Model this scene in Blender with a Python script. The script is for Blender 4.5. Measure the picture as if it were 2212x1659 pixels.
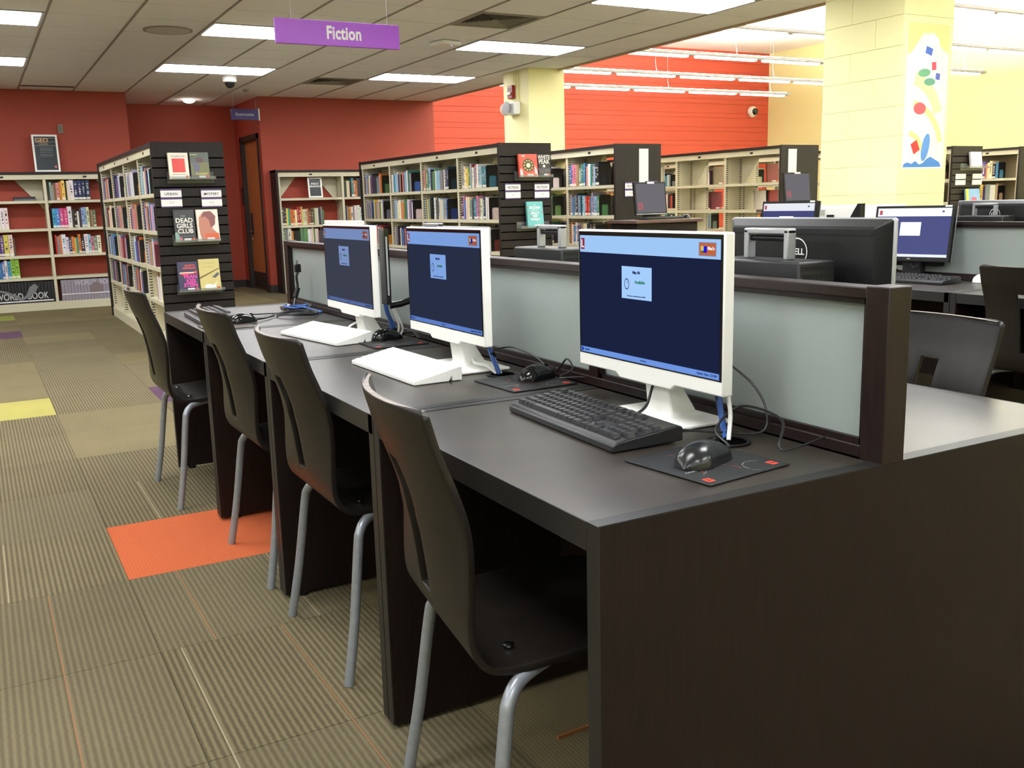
import bpy, math, random
from mathutils import Matrix, Vector
random.seed(7)
S = bpy.context.scene
for o in list(bpy.data.objects): bpy.data.objects.remove(o, do_unlink=True)
COL = S.collection
PI = math.pi
# ------------------------------------------------------------------ camera
CAM = Vector((-0.7179, -1.0707, 1.1849))
yaw, pitch, roll = 0.501715, -0.187005, -0.026238
fwd = Vector((math.sin(yaw)*math.cos(pitch), math.cos(yaw)*math.cos(pitch), math.sin(pitch)))
rt = Vector((math.cos(yaw), -math.sin(yaw), 0)); up = rt.cross(fwd)
r2 = math.cos(roll)*rt + math.sin(roll)*up; u2 = -math.sin(roll)*rt + math.cos(roll)*up
cd = bpy.data.cameras.new('camera'); cam = bpy.data.objects.new('camera', cd); COL.objects.link(cam)
cd.sensor_width = 36; cd.lens = 2078.0/2212*36; cd.clip_start = .02; cd.clip_end = 100
M = Matrix(((r2.x,u2.x,-fwd.x,CAM.x),(r2.y,u2.y,-fwd.y,CAM.y),(r2.z,u2.z,-fwd.z,CAM.z),(0,0,0,1)))
cam.matrix_world = M
S.camera = cam
# ------------------------------------------------------------------ light and exposure
TROFFER = 9.0      # ceiling panel emission
PEND_DN, PEND_UP = 5.0, 48.0
w = bpy.data.worlds.new('world'); S.world = w; w.use_nodes = True
w.node_tree.nodes['Background'].inputs[0].default_value = (.9,.95,1,1)
w.node_tree.nodes['Background'].inputs[1].default_value = .25
vs = S.view_settings
vs.view_transform = 'Standard'; vs.look = 'None'; vs.gamma = 1; vs.use_curve_mapping = False; vs.exposure = 1.35
SCR = 2**-vs.exposure   # screens keep their own brightness

# ------------------------------------------------------------------ materials
MATS = {}
def sr(*c):   # sRGB 0-255 -> linear
    return tuple(((v/255)/12.92 if v/255 <= .04045 else ((v/255+.055)/1.055)**2.4) for v in c)
def mat(n, col, rough=.5, metal=0, spec=.5, noise=0, nscale=40, bump=0, bscale=200, coat=0, emit=0, stretch=None):
    if n in MATS: return MATS[n]
    m = bpy.data.materials.new(n); m.use_nodes = True; nt = m.node_tree; b = nt.nodes['Principled BSDF']
    b.inputs['Base Color'].default_value = (*col,1); b.inputs['Roughness'].default_value = rough
    b.inputs['Metallic'].default_value = metal; b.inputs['Specular IOR Level'].default_value = spec
    b.inputs['Coat Weight'].default_value = coat; b.inputs['Coat Roughness'].default_value = .15
    if emit:
        b.inputs['Emission Color'].default_value = (*col,1); b.inputs['Emission Strength'].default_value = emit
    tc = nt.nodes.new('ShaderNodeTexCoord')
    mp = nt.nodes.new('ShaderNodeMapping'); nt.links.new(tc.outputs['Object'], mp.inputs[0])
    if stretch: mp.inputs['Scale'].default_value = stretch
    if noise:
        nz = nt.nodes.new('ShaderNodeTexNoise'); nz.inputs['Scale'].default_value = nscale; nz.inputs['Detail'].default_value = 5
        nt.links.new(mp.outputs[0], nz.inputs['Vector'])
        cr = nt.nodes.new('ShaderNodeValToRGB')
        cr.color_ramp.elements[0].position = .3; cr.color_ramp.elements[1].position = .72
        cr.color_ramp.elements[0].color = (*[c*(1-noise) for c in col],1); cr.color_ramp.elements[1].color = (*[min(1,c*(1+noise)) for c in col],1)
        nt.links.new(nz.outputs[0], cr.inputs[0]); nt.links.new(cr.outputs[0], b.inputs['Base Color'])
    if bump:
        n2 = nt.nodes.new('ShaderNodeTexNoise'); n2.inputs['Scale'].default_value = bscale; n2.inputs['Detail'].default_value = 4
        nt.links.new(mp.outputs[0], n2.inputs['Vector'])
        bp = nt.nodes.new('ShaderNodeBump'); bp.inputs['Strength'].default_value = bump; bp.inputs['Distance'].default_value = .004
        nt.links.new(n2.outputs[0], bp.inputs['Height']); nt.links.new(bp.outputs[0], b.inputs['Normal'])
    MATS[n] = m; return m
def emis(n, col, s):
    if n in MATS: return MATS[n]
    m = bpy.data.materials.new(n); m.use_nodes = True; nt = m.node_tree
    nt.nodes.remove(nt.nodes['Principled BSDF'])
    e = nt.nodes.new('ShaderNodeEmission'); e.inputs[0].default_value = (*col,1); e.inputs[1].default_value = s
    nt.links.new(e.outputs[0], nt.nodes['Material Output'].inputs[0]); MATS[n] = m; return m

TOP = mat('desk_laminate', sr(56,50,44), .33, noise=.22, nscale=9, bump=.03, bscale=300)
EDGE = mat('black_edge_band', sr(30,29,28), .45)
WOOD = mat('espresso_wood', sr(28,18,15), .5, spec=.25, noise=.35, nscale=14, stretch=(9,9,.6))
WOODF = mat('mahogany_frame', sr(31,18,16), .4, spec=.35, noise=.3, nscale=14, stretch=(6,6,1))
SHELL = mat('chair_plywood', sr(32,28,25), .38, spec=.26, noise=.15, nscale=6, stretch=(8,8,1))
LEG = mat('grey_painted_steel', sr(150,155,162), .32, metal=.35, noise=.08, nscale=60)
CREAM = mat('cream_enamel', sr(206,199,172), .45)
SLOT = mat('slot_shadow_gap', sr(60,56,44), .8)
ENDP = mat('shelf_end_laminate', sr(34,28,25), .5, spec=.3, noise=.15, nscale=10, stretch=(6,6,1))
GROOVE = mat('slatwall_groove', sr(8,6,6), .9, spec=.1)
RED = mat('brick_red_paint', sr(164,63,44), .62, bump=.02, bscale=60)
ORANGE = mat('orange_block_paint', sr(190,72,48), .6, bump=.05, bscale=70)
YEL = mat('pale_yellow_paint', sr(243,235,174), .6, bump=.25, bscale=28)
YELW = mat('yellow_wall_paint', sr(236,240,172), .6)
CEIL = mat('ceiling_tile_white', sr(240,241,246), .85, noise=.04, nscale=300, bump=.06, bscale=500)
TEE = mat('ceiling_grid', sr(150,145,136), .6)
HICEIL = mat('white_ceiling_paint', sr(245,243,236), .7)
SOFF = mat('soffit_tan_edge', sr(176,150,122), .6)
BLACK = mat('matte_black_plastic', sr(17,17,18), .42, spec=.3)
GBLACK = mat('gloss_black_plastic', sr(18,18,20), .14)
DGREY = mat('dark_grey_plastic', sr(30,31,33), .38)
KEYC = mat('dark_keycaps', sr(42,42,45), .38)
WHITE = mat('white_plastic', sr(244,243,238), .32)
WPAPER = mat('white_paper', sr(240,238,236), .6)
SILVER = mat('silver_plastic', sr(170,172,174), .35, metal=.4)
CHROME = mat('chrome', sr(200,200,200), .18, metal=1)
PURP = mat('purple_sign_face', sr(176,80,226), .4)
PURPD = mat('purple_holder', sr(84,62,110), .4)
NAVY = mat('navy_sign_face', sr(56,44,110), .4)
BASEB = mat('dark_baseboard', sr(40,34,32), .5)
DOORW = mat('door_wood', sr(176,106,56), .4, noise=.2, nscale=8, stretch=(8,8,.5))
PAPERE = mat('page_edges', sr(232,224,206), .8)
CORDW = mat('white_cord', sr(235,235,232), .4)
CORDB = mat('blue_cord', sr(52,94,170), .4)
CORDK = mat('black_cord', sr(26,26,28), .4)
ACRY = mat('clear_acrylic', sr(210,214,216), .1)
nt = ACRY.node_tree; nt.nodes['Principled BSDF'].inputs['Transmission Weight'].default_value = .85
PRED = mat('fire_alarm_red', sr(150,36,32), .4)
# frosted glass
GLASS = bpy.data.materials.new('frosted_glass'); GLASS.use_nodes = True; nt = GLASS.node_tree
b = nt.nodes['Principled BSDF']; b.inputs['Base Color'].default_value = (*sr(178,186,184),1); b.inputs['Roughness'].default_value = .12
tr = nt.nodes.new('ShaderNodeBsdfTranslucent'); tr.inputs[0].default_value = (*sr(192,200,198),1)
mx = nt.nodes.new('ShaderNodeMixShader'); mx.inputs[0].default_value = .5
nt.links.new(b.outputs[0], mx.inputs[1]); nt.links.new(tr.outputs[0], mx.inputs[2]); nt.links.new(mx.outputs[0], nt.nodes['Material Output'].inputs[0])
# carpet
def carpet(n, c1, c2, pitch, amt, stripe=None, rnd=.12, tiled=False):
    m = bpy.data.materials.new(n); m.use_nodes = True; nt = m.node_tree; L = nt.links; N = nt.nodes.new
    b = nt.nodes['Principled BSDF']; b.inputs['Roughness'].default_value = .95; b.inputs['Specular IOR Level'].default_value = .1
    g = N('ShaderNodeNewGeometry'); sx = N('ShaderNodeSeparateXYZ'); L.new(g.outputs['Position'], sx.inputs[0])
    nz0 = N('ShaderNodeTexNoise'); nz0.inputs['Scale'].default_value = 60; L.new(g.outputs['Position'], nz0.inputs['Vector'])
    wob = N('ShaderNodeMath'); wob.operation = 'MULTIPLY_ADD'; wob.inputs[1].default_value = .005; L.new(nz0.outputs[0], wob.inputs[0]); L.new(sx.outputs['X'], wob.inputs[2])
    k = N('ShaderNodeMath'); k.operation = 'MULTIPLY'; k.inputs[1].default_value = 2*PI/pitch; L.new(wob.outputs[0], k.inputs[0])
    s = N('ShaderNodeMath'); s.operation = 'SINE'; L.new(k.outputs[0], s.inputs[0])
    mr = N('ShaderNodeMapRange'); mr.inputs['From Min'].default_value = -1; mr.inputs['From Max'].default_value = 1; L.new(s.outputs[0], mr.inputs[0])
    nz = N('ShaderNodeTexNoise'); nz.inputs['Scale'].default_value = 420; nz.inputs['Detail'].default_value = 3; L.new(g.outputs['Position'], nz.inputs['Vector'])
    nl = N('ShaderNodeTexNoise'); nl.inputs['Scale'].default_value = 2.2; L.new(g.outputs['Position'], nl.inputs['Vector'])
    mix = N('ShaderNodeMix'); mix.data_type = 'RGBA'; mix.inputs[6].default_value = (*c1,1); mix.inputs[7].default_value = (*c2,1)
    f = N('ShaderNodeMath'); f.operation = 'MULTIPLY'; f.inputs[1].default_value = amt; L.new(mr.outputs[0], f.inputs[0])
    f2 = N('ShaderNodeMath'); f2.operation = 'MULTIPLY_ADD'; f2.inputs[1].default_value = .55; L.new(nz.outputs[0], f2.inputs[0]); L.new(f.outputs[0], f2.inputs[2])
    L.new(f2.outputs[0], mix.inputs[0])
    oi = N('ShaderNodeObjectInfo')
    v = N('ShaderNodeMath'); v.operation = 'MULTIPLY_ADD'; v.inputs[1].default_value = rnd; v.inputs[2].default_value = 1-rnd*.5-.12; L.new(oi.outputs['Random'], v.inputs[0])
    v2 = N('ShaderNodeMath'); v2.operation = 'MULTIPLY_ADD'; v2.inputs[1].default_value = .24; L.new(nl.outputs[0], v2.inputs[0]); L.new(v.outputs[0], v2.inputs[2])
    mul = N('ShaderNodeVectorMath'); mul.operation = 'SCALE'; L.new(mix.outputs[2], mul.inputs[0]); L.new(v2.outputs[0], mul.inputs['Scale'])
    L.new(mul.outputs[0], b.inputs['Base Color'])
    ad = N('ShaderNodeMath'); ad.operation = 'MULTIPLY_ADD'; ad.inputs[1].default_value = .5; L.new(nz.outputs[0], ad.inputs[0]); L.new(f.outputs[0], ad.inputs[2])
    bp = N('ShaderNodeBump'); bp.inputs['Strength'].default_value = .5; bp.inputs['Distance'].default_value = .004; bp.invert = True
    L.new(ad.outputs[0], bp.inputs['Height']); L.new(bp.outputs[0], b.inputs['Normal'])
    MATS[n] = m; return m
CA, CB = sr(156,143,108), sr(98,88,66)
CARP = [carpet('carpet_broad_rib', sr(132,121,92), sr(76,69,52), .0165, .6), carpet('carpet_fine_rib', sr(134,122,90), sr(92,84,62), .0092, .45),
        carpet('carpet_plain_olive', sr(132,120,90), sr(94,86,64), .0092, .3), carpet('carpet_soft_rib', sr(126,116,90), sr(82,75,57), .0165, .5)]
CORANGE = carpet('carpet_orange', sr(204,104,64), sr(160,80,50), .0105, .2, rnd=.02)
CYELL = carpet('carpet_lime', sr(172,164,92), sr(138,130,74), .0105, .2, rnd=.02)
CGREEN = carpet('carpet_green', sr(150,158,80), sr(110,118,62), .0105, .2, rnd=.02)
CPURP = carpet('carpet_plum', sr(96,70,92), sr(66,50,66), .0105, .2, rnd=.02)
# book materials (object colour / mesh colour)
def bookmat(n, attr):
    m = bpy.data.materials.new(n); m.use_nodes = True; nt = m.node_tree; L = nt.links; N = nt.nodes.new
    b = nt.nodes['Principled BSDF']; b.inputs['Roughness'].default_value = .35
    if attr:
        c = N('ShaderNodeVertexColor'); c.layer_name = 'Col'; L.new(c.outputs[0], b.inputs['Base Color'])
    else:
        oi = N('ShaderNodeObjectInfo'); tc = N('ShaderNodeTexCoord'); sx = N('ShaderNodeSeparateXYZ'); L.new(tc.outputs['Object'], sx.inputs[0])
        ad = N('ShaderNodeVectorMath'); ad.operation = 'ADD'; L.new(tc.outputs['Object'], ad.inputs[0])
        cb = N('ShaderNodeCombineXYZ'); r = N('ShaderNodeMath'); r.operation = 'MULTIPLY'; r.inputs[1].default_value = 53; L.new(oi.outputs['Random'], r.inputs[0])
        for i in range(3): L.new(r.outputs[0], cb.inputs[i])
        L.new(cb.outputs[0], ad.inputs[1])
        mp = N('ShaderNodeMapping'); mp.inputs['Scale'].default_value = (.3,0,9); L.new(ad.outputs[0], mp.inputs[0])
        nz = N('ShaderNodeTexNoise'); nz.inputs['Scale'].default_value = 1.6; nz.inputs['Detail'].default_value = 1; L.new(mp.outputs[0], nz.inputs['Vector'])
        gt = N('ShaderNodeMath'); gt.operation = 'GREATER_THAN'; gt.inputs[1].default_value = .52; L.new(nz.outputs[0], gt.inputs[0])
        def cmp(sock, op, v):
            q = N('ShaderNodeMath'); q.operation = op; q.inputs[1].default_value = v; L.new(sock, q.inputs[0]); return q.outputs[0]
        def mul(a_, b_):
            q = N('ShaderNodeMath'); q.operation = 'MULTIPLY'; L.new(a_, q.inputs[0]); L.new(b_, q.inputs[1]); return q.outputs[0]
        mk = mul(mul(cmp(sx.outputs['X'],'GREATER_THAN',.30),cmp(sx.outputs['X'],'LESS_THAN',.70)),mul(cmp(sx.outputs['Z'],'GREATER_THAN',.28),cmp(sx.outputs['Z'],'LESS_THAN',.86)))
        mk = mul(mk, gt.outputs[0])
        inv = N('ShaderNodeMix'); inv.data_type = 'RGBA'; L.new(mk, inv.inputs[0])
        bw = N('ShaderNodeRGBToBW'); L.new(oi.outputs['Color'], bw.inputs[0])
        lt = N('ShaderNodeMath'); lt.operation = 'LESS_THAN'; lt.inputs[1].default_value = .25; L.new(bw.outputs[0], lt.inputs[0])
        tcx = N('ShaderNodeMix'); tcx.data_type = 'RGBA'; L.new(lt.outputs[0], tcx.inputs[0]); tcx.inputs[6].default_value = (*sr(50,46,52),1); tcx.inputs[7].default_value = (*sr(222,214,190),1)
        L.new(oi.outputs['Color'], inv.inputs[6]); L.new(tcx.outputs[2], inv.inputs[7])
        a = N('ShaderNodeMath'); a.operation = 'LESS_THAN'; a.inputs[1].default_value = .14; L.new(sx.outputs['Z'], a.inputs[0])
        a2 = N('ShaderNodeMath'); a2.operation = 'GREATER_THAN'; a2.inputs[1].default_value = .035; L.new(sx.outputs['Z'], a2.inputs[0])
        a3 = N('ShaderNodeMath'); a3.operation = 'LESS_THAN'; a3.inputs[1].default_value = .04; L.new(sx.outputs['Y'], a3.inputs[0])
        m1 = N('ShaderNodeMath'); m1.operation = 'MULTIPLY'; L.new(a.outputs[0], m1.inputs[0]); L.new(a2.outputs[0], m1.inputs[1])
        m2 = N('ShaderNodeMath'); m2.operation = 'MULTIPLY'; L.new(m1.outputs[0], m2.inputs[0]); L.new(a3.outputs[0], m2.inputs[1])
        st = N('ShaderNodeMix'); st.data_type = 'RGBA'; L.new(m2.outputs[0], st.inputs[0]); L.new(inv.outputs[2], st.inputs[6]); st.inputs[7].default_value = (*sr(226,220,206),1)
        L.new(st.outputs[2], b.inputs['Base Color'])
    return m
BOOKM, BOOKS = bookmat('book_cloth', False), bookmat('book_cloth_mixed', True)

# ------------------------------------------------------------------ mesh builder
class MB:
    def __init__(s): s.v = []; s.f = []; s.m = []
    def quad(s, pts, mi=0):
        n = len(s.v); s.v += [tuple(p) for p in pts]; s.f.append(tuple(range(n, n+len(pts)))); s.m.append(mi); return s
    def box(s, x0,x1,y0,y1,z0,z1, mi=0):
        n = len(s.v)
        s.v += [(x0,y0,z0),(x1,y0,z0),(x1,y1,z0),(x0,y1,z0),(x0,y0,z1),(x1,y0,z1),(x1,y1,z1),(x0,y1,z1)]
        for f in ((0,3,2,1),(4,5,6,7),(0,1,5,4),(1,2,6,5),(2,3,7,6),(3,0,4,7)): s.f.append(tuple(n+i for i in f)); s.m.append(mi)
        return s
    def prism(s, poly, axis, a, b, mi=0):     # extrude a 2D polygon along an axis
        n = len(s.v); k = len(poly)
        def P(p, t): return {'x':(t,p[0],p[1]), 'y':(p[0],t,p[1]), 'z':(p[0],p[1],t)}[axis]
        s.v += [P(p,a) for p in poly] + [P(p,b) for p in poly]
        s.f.append(tuple(range(n+k-1,n-1,-1))); s.f.append(tuple(range(n+k,n+2*k))); s.m += [mi,mi]
        for i in range(k):
            j = (i+1)%k; s.f.append((n+i,n+j,n+k+j,n+k+i)); s.m.append(mi)
        return s
    def tube(s, pts, r, seg=8, mi=0, cap=True):
        pts = [Vector(p) for p in pts]; n0 = len(s.v); prev = None
        rs = r if isinstance(r,(list,tuple)) else [r]*len(pts)
        for i,p in enumerate(pts):
            t = (pts[min(i+1,len(pts)-1)]-pts[max(i-1,0)]).normalized()
            if prev is None:
                a = Vector((0,0,1)) if abs(t.z)<.9 else Vector((1,0,0)); u = t.cross(a).normalized()
            else:
                u = (prev - t*prev.dot(t)).normalized()
            prev = u; w = t.cross(u)
            for k in range(seg):
                q = 2*PI*k/seg; c = p + (u*math.cos(q)+w*math.sin(q))*rs[i]; s.v.append(tuple(c))
        for i in range(len(pts)-1):
            for k in range(seg):
                a = n0+i*seg+k; b2 = n0+i*seg+(k+1)%seg; s.f.append((a,b2,b2+seg,a+seg)); s.m.append(mi)
        if cap:
            s.f.append(tuple(n0+k for k in range(seg-1,-1,-1))); s.f.append(tuple(n0+(len(pts)-1)*seg+k for k in range(seg))); s.m += [mi,mi]
        return s
    def lathe(s, prof, seg=24, c=(0,0,0), axis='z', mi=0):
        n0 = len(s.v)
        for (r,h) in prof:
            for k in range(seg):
                q = 2*PI*k/seg; a,b2 = r*math.cos(q), r*math.sin(q)
                p = {'z':(a,b2,h),'y':(a,h,b2),'x':(h,a,b2)}[axis]; s.v.append((p[0]+c[0],p[1]+c[1],p[2]+c[2]))
        for i in range(len(prof)-1):
            for k in range(seg):
                a = n0+i*seg+k; b2 = n0+i*seg+(k+1)%seg; s.f.append((a,b2,b2+seg,a+seg)); s.m.append(mi)
        s.f.append(tuple(n0+k for k in range(seg-1,-1,-1))); s.f.append(tuple(n0+(len(prof)-1)*seg+k for k in range(seg))); s.m += [mi,mi]
        return s
    def mesh(s, name, mats, smooth=False):
        me = bpy.data.meshes.new(name); me.from_pydata(s.v, [], s.f)
        for m in (mats if isinstance(mats,(list,tuple)) else [mats]): me.materials.append(m)
        for i,p in enumerate(me.polygons): p.material_index = s.m[i]; p.use_smooth = smooth
        me.update()
        import bmesh
        bm = bmesh.new(); bm.from_mesh(me); bmesh.ops.recalc_face_normals(bm, faces=bm.faces); bm.to_mesh(me); bm.free()
        return me
    def build(s, name, mats, parent=None, smooth=False, bevel=0, bseg=2, loc=None, rot=None):
        o = bpy.data.objects.new(name, s.mesh(name, mats, smooth)); COL.objects.link(o)
        if parent: o.parent = parent
        if loc: o.location = loc
        if rot: o.rotation_euler = rot
        if bevel:
            m = o.modifiers.new('bevel','BEVEL'); m.width = bevel; m.segments = bseg; m.limit_method = 'ANGLE'; m.angle_limit = .6
            if smooth is False:
                for p in o.data.polygons: p.use_smooth = True
                try: o.data.set_sharp_from_angle(angle=.7)
                except Exception: pass
        elif smooth:
            try: o.data.set_sharp_from_angle(angle=.9)
            except Exception: pass
        return o
def B(*a): return MB().box(*a)
def tag(o, label=None, cat=None, group=None, kind=None):
    if label: o['label'] = label
    if cat: o['category'] = cat
    if group: o['group'] = group
    if kind: o['kind'] = kind
    return o
def thing(name, label, cat, loc=(0,0,0), rz=0, group=None):
    o = bpy.data.objects.new(name, None); COL.objects.link(o); o.location = loc; o.rotation_euler = (0,0,rz); o.empty_display_size = .1
    return tag(o, label, cat, group)
def struct(o): o['kind'] = 'structure'; return o
def copy_tree(o, parent=None):
    c = o.copy(); COL.objects.link(c)
    if parent: c.parent = parent
    for ch in list(o.children): copy_tree(ch, c)
    return c
def smooth_path(pts, n=8, closed=False):
    P = [Vector(p) for p in pts]; out = []
    for i in range(len(P)-1):
        p0,p1,p2,p3 = P[max(i-1,0)],P[i],P[i+1],P[min(i+2,len(P)-1)]
        for k in range(n):
            t = k/n; out.append(.5*((2*p1)+(p2-p0)*t+(2*p0-5*p1+4*p2-p3)*t*t+(3*p1-p0-3*p2+p3)*t**3))
    out.append(P[-1]); return out
def cable(name, pts, r, m, parent=None, n=8): return MB().tube(smooth_path(pts,n), r, 6).build(name, m, parent, smooth=True)
def text(s, size, m, parent, loc, rot=(PI/2,0,0), bold=0, align='CENTER', sx=1, extrude=.0004, name='lettering', shear=0, spacing=1):
    c = bpy.data.curves.new('t','FONT'); c.body = s; c.size = size; c.align_x = align; c.align_y = 'CENTER'; c.offset = bold; c.extrude = extrude; c.resolution_u = 3; c.shear = shear; c.space_character = spacing
    t = bpy.data.objects.new('t', c); COL.objects.link(t)
    me = bpy.data.meshes.new_from_object(t.evaluated_get(bpy.context.evaluated_depsgraph_get()))
    bpy.data.objects.remove(t, do_unlink=True); bpy.data.curves.remove(c)
    me.materials.clear(); me.materials.append(m); me.name = name
    o = bpy.data.objects.new(name, me); COL.objects.link(o); o.parent = parent; o.location = loc; o.rotation_euler = rot; o.scale = (sx,1,1)
    return o
def ordn(i): return {1:'first',2:'second',3:'third'}.get(i, str(i)+'th')

# ================================================================== STRUCTURE
H = 2.70; XE = 5.554; GX0, GS = -0.0355, 0.6193; GY0, GT = 7.41, 0.61
floor = struct(B(-8,16.2,-7,16.7,-.1,-.004).build('floor', CARP[3]))
tm = [B(0,.608,0,.608,-.004,0).mesh('carpet_tile', m) for m in CARP+[CORANGE,CYELL,CGREEN,CPURP]]
TX0, TY0 = -.397, 2.16
rng = random.Random(3)
special = {(0,0):4, (-1,5):5, (-1,15):6, (-1,12):7, (1,5):7, (-1,0):0, (-1,-1):3, (0,-1):3, (0,-2):0, (-1,-2):3, (0,-3):3, (-1,-3):3, (1,-1):1, (1,-2):1}
for j in range(-5, 20):
    for i in range(-4, 7):
        x, y = TX0+.61*i, TY0+.61*j
        k = special.get((i,j))
        if k is None: k = rng.choice([0,0,1,2,3])
        o = bpy.data.objects.new('carpet_tile', tm[k]); COL.objects.link(o); o.parent = floor; o.location = (x,y,0)
# accent yarn lines woven in the carpet
RUST = carpet('yarn_rust', sr(146,108,76), sr(128,98,70), .0105, .2, rnd=.02); PALEY = carpet('yarn_pale', sr(158,148,120), sr(136,127,102), .0105, .2, rnd=.02)
for (x, y0, y1, m) in ((-.64,.94,2.16,RUST),(-.345,.8,1.55,PALEY),(-.067,.6,1.55,RUST),(-.25,1.55,2.16,RUST),(-.75,2.16,2.77,PALEY),(.05,1.55,2.16,PALEY),(-.2,2.77,3.38,PALEY)):
    B(x,x+.004,y0,y1,0,.0006).build('accent_yarn', m, floor)

wl = struct(B(-8,1.2,12.58,12.75,0,H+.2).build('wall_back_left', RED))
struct(B(1.03,1.2,12.75,14.1,0,H+.2).build('wall_alcove_left', RED))
struct(B(1.03,3.1,14.02,14.2,0,H+.2).build('wall_alcove_back', RED))
wa = MB(); wa.box(2.91,3.08,12.58,12.70,0,H+.2); wa.box(2.91,3.08,13.74,14.02,0,H+.2); wa.box(2.91,3.08,12.70,13.74,2.22,H+.2)
struct(wa.build('wall_alcove_right', RED))
struct(B(3.08,XE-.01,12.58,12.75,0,H+.2).build('wall_back_center', RED))
struct(B(XE-.17,XE-.01,12.75,16.5,0,H+.2).build('wall_return_center', RED))
struct(B(-8.15,-8,-7,12.75,0,H+.2).build('wall_left', YELW))  # unseen wall, coloured pale to bounce more light onto the ceiling
struct(B(-8,16.2,-7.15,-7,0,4.6).build('wall_near', YELW))
struct(B(16.0,16.2,-7,16.7,0,4.7).build('wall_right', YELW))
wb = struct(B(XE-.17,16,16.508,16.7,0,4.7).build('wall_back_right', ORANGE))
z = 0.0; k = 0
while z < 4.45:
    h = .205 if k%2 == 0 else .1
    B(XE-.17,16,16.5,16.53,z+.004,z+h).build('block_course', ORANGE, wb, bevel=.004)
    z += h; k += 1
for (n,a) in (('baseboard_left',(-8,1.2,12.565,12.58,0,.11)),('baseboard_alcove',(1.2,2.91,14.005,14.02,0,.11)),('baseboard_center',(2.895,XE,12.565,12.58,0,.11)),('baseboard_door_side',(2.897,2.91,12.58,12.67,0,.11)),('baseboard_door_far',(2.897,2.91,13.77,14.0,0,.11))):
    struct(B(*a).build(n, BASEB))
# dropped ceiling with tiles
ceil = MB()
ceil.box(-8,XE-.06,-7,12.75,H+.03,H+.06); ceil.box(1.0,3.1,12.75,14.2,H+.03,H+.06)
ceil = struct(ceil.build('ceiling', TEE))
tmesh = B(.009,GS-.009,.006,GT-.006,H,H+.03).mesh('ceiling_tile', CEIL)
LIGHTC = [(-2,-1),(2,3),(6,7)]; 
lcols = {-2,-1,2,3,6,7,-6,-5}; lrows = {0,4,-4,-8,-12,-16,-20}
skip = {(5,-2):1,(5,5):1}
for i in range(-6, 9):
    for j in range(-8, 11):
        x, y = GX0+GS*i, GY0+GT*j
        if i in lcols and j in lrows: continue
        if (i,j) in skip: continue
        if y > 11.95 and not (2 <= i <= 4): 
            if y > 12.5: continue
        o = bpy.data.objects.new('ceiling_tile', tmesh); COL.objects.link(o); o.parent = ceil; o.location = (x,y,0)
cb = MB(); cb.box(-8,GX0+GS*-6,-7,12.6,H,H+.03); cb.box(GX0+GS*-6,XE-.06,-7,GY0+GT*-8,H+.02,H+.03)
cb.build('plain_ceiling_field', CEIL, ceil)
# main runners (dark reveal lines along the depth of the room)
rm = B(-.009,.009,2.5,12.58,H-.006,H+.002).mesh('grid_runner', TEE)
for i in range(-6, 10):
    if 2 <= i <= 4:
        B(-.009,.009,2.5,14.02,H-.006,H+.002).build('grid_runner', TEE, ceil, loc=(GX0+GS*i,0,0)); continue
    o = bpy.data.objects.new('grid_runner', rm); COL.objects.link(o); o.parent = ceil; o.location = (GX0+GS*i,0,0)
tr1 = struct(MB().box(XE-.065,XE,-7,16.5,H-.012,H+.25).build('trim_1', SOFF))
struct(B(XE-.06,XE-.01,-7,16.5,H+.25,4.6).build('wall_bulkhead', HICEIL))
struct(B(XE-.1,16.2,-7,16.7,4.42,4.6).build('ceiling_high', HICEIL))
# troffers
LIGHTM = emis('troffer_diffuser', (.97,.985,1), TROFFER)
def troffer(i, j, label):
    x, y = GX0+GS*i, GY0+GT*j
    t = thing('ceiling_light', label, 'light', (x+GS, y+GT/2, H), 0, 'recessed ceiling light panels')
    wx, wy = GS, GT/2
    fr = MB(); fr.box(-wx+.01,wx-.01,-wy+.005,-wy+.03,-.004,.03); fr.box(-wx+.01,wx-.01,wy-.03,wy-.005,-.004,.03); fr.box(-wx+.01,-wx+.035,-wy+.03,wy-.03,-.004,.03); fr.box(wx-.035,wx-.01,-wy+.03,wy-.03,-.004,.03)
    fr.build('frame', TEE, t); B(-wx+.035,wx-.035,-wy+.03,wy-.03,-.008,.012).build('diffuser', LIGHTM, t)
cname = {-6:'out of view far left',-2:'at the left ceiling edge',2:'in the alcove column',6:'nearest the soffit'}
rname = {0:'in the middle row',4:'in the row nearest the red back wall',-4:'in the row above the purple sign',-8:'above the desks',-12:'above the camera',-16:'behind the camera',-20:'behind the camera'}
for i in (-6,-2,2,6):
    for j in (0,4,-4,-8,-12,-16,-20):
        troffer(i, j, 'fluorescent ceiling panel %s, %s' % (cname[i], rname[j]) if j >= -4 and i > -6 else 'white fluorescent ceiling panel outside the picture')
# pillars
def pillar(name, x0,x1,y0,y1,top,label, course=.2045, blocks=True):
    core = struct(B(x0+.01,x1-.01,y0+.01,y1-.01,0,top).build(name, YEL))
    if not blocks: 
        struct(core); B(x0,x1,y0,y1,0,top).build('plaster_face', YEL, core, bevel=.004); return core
    z=.145-course; k=0
    while z < top-.02:
        a, c = max(z,0), min(z+course-.0015, top-.001)
        if k%2: cuts = [(x0,x1,y0,(y0+y1)/2-.12),(x0,x1,(y0+y1)/2-.1185,y1)]
        else: cuts = [(x0,x1,y0,(y0+y1)/2+.1),(x0,x1,(y0+y1)/2+.1015,y1)]
        for q in cuts: B(q[0],q[1],q[2],q[3],a,c).build('block', YEL, core, bevel=.002)
        z += course; k += 1
    return core
p1 = pillar('pillar_1',5.086,5.574,8.93,9.53,H+.02,'', blocks=False)
p2 = pillar('pillar_2',5.086,5.606,3.728,4.45,H+.02,'')
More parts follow.
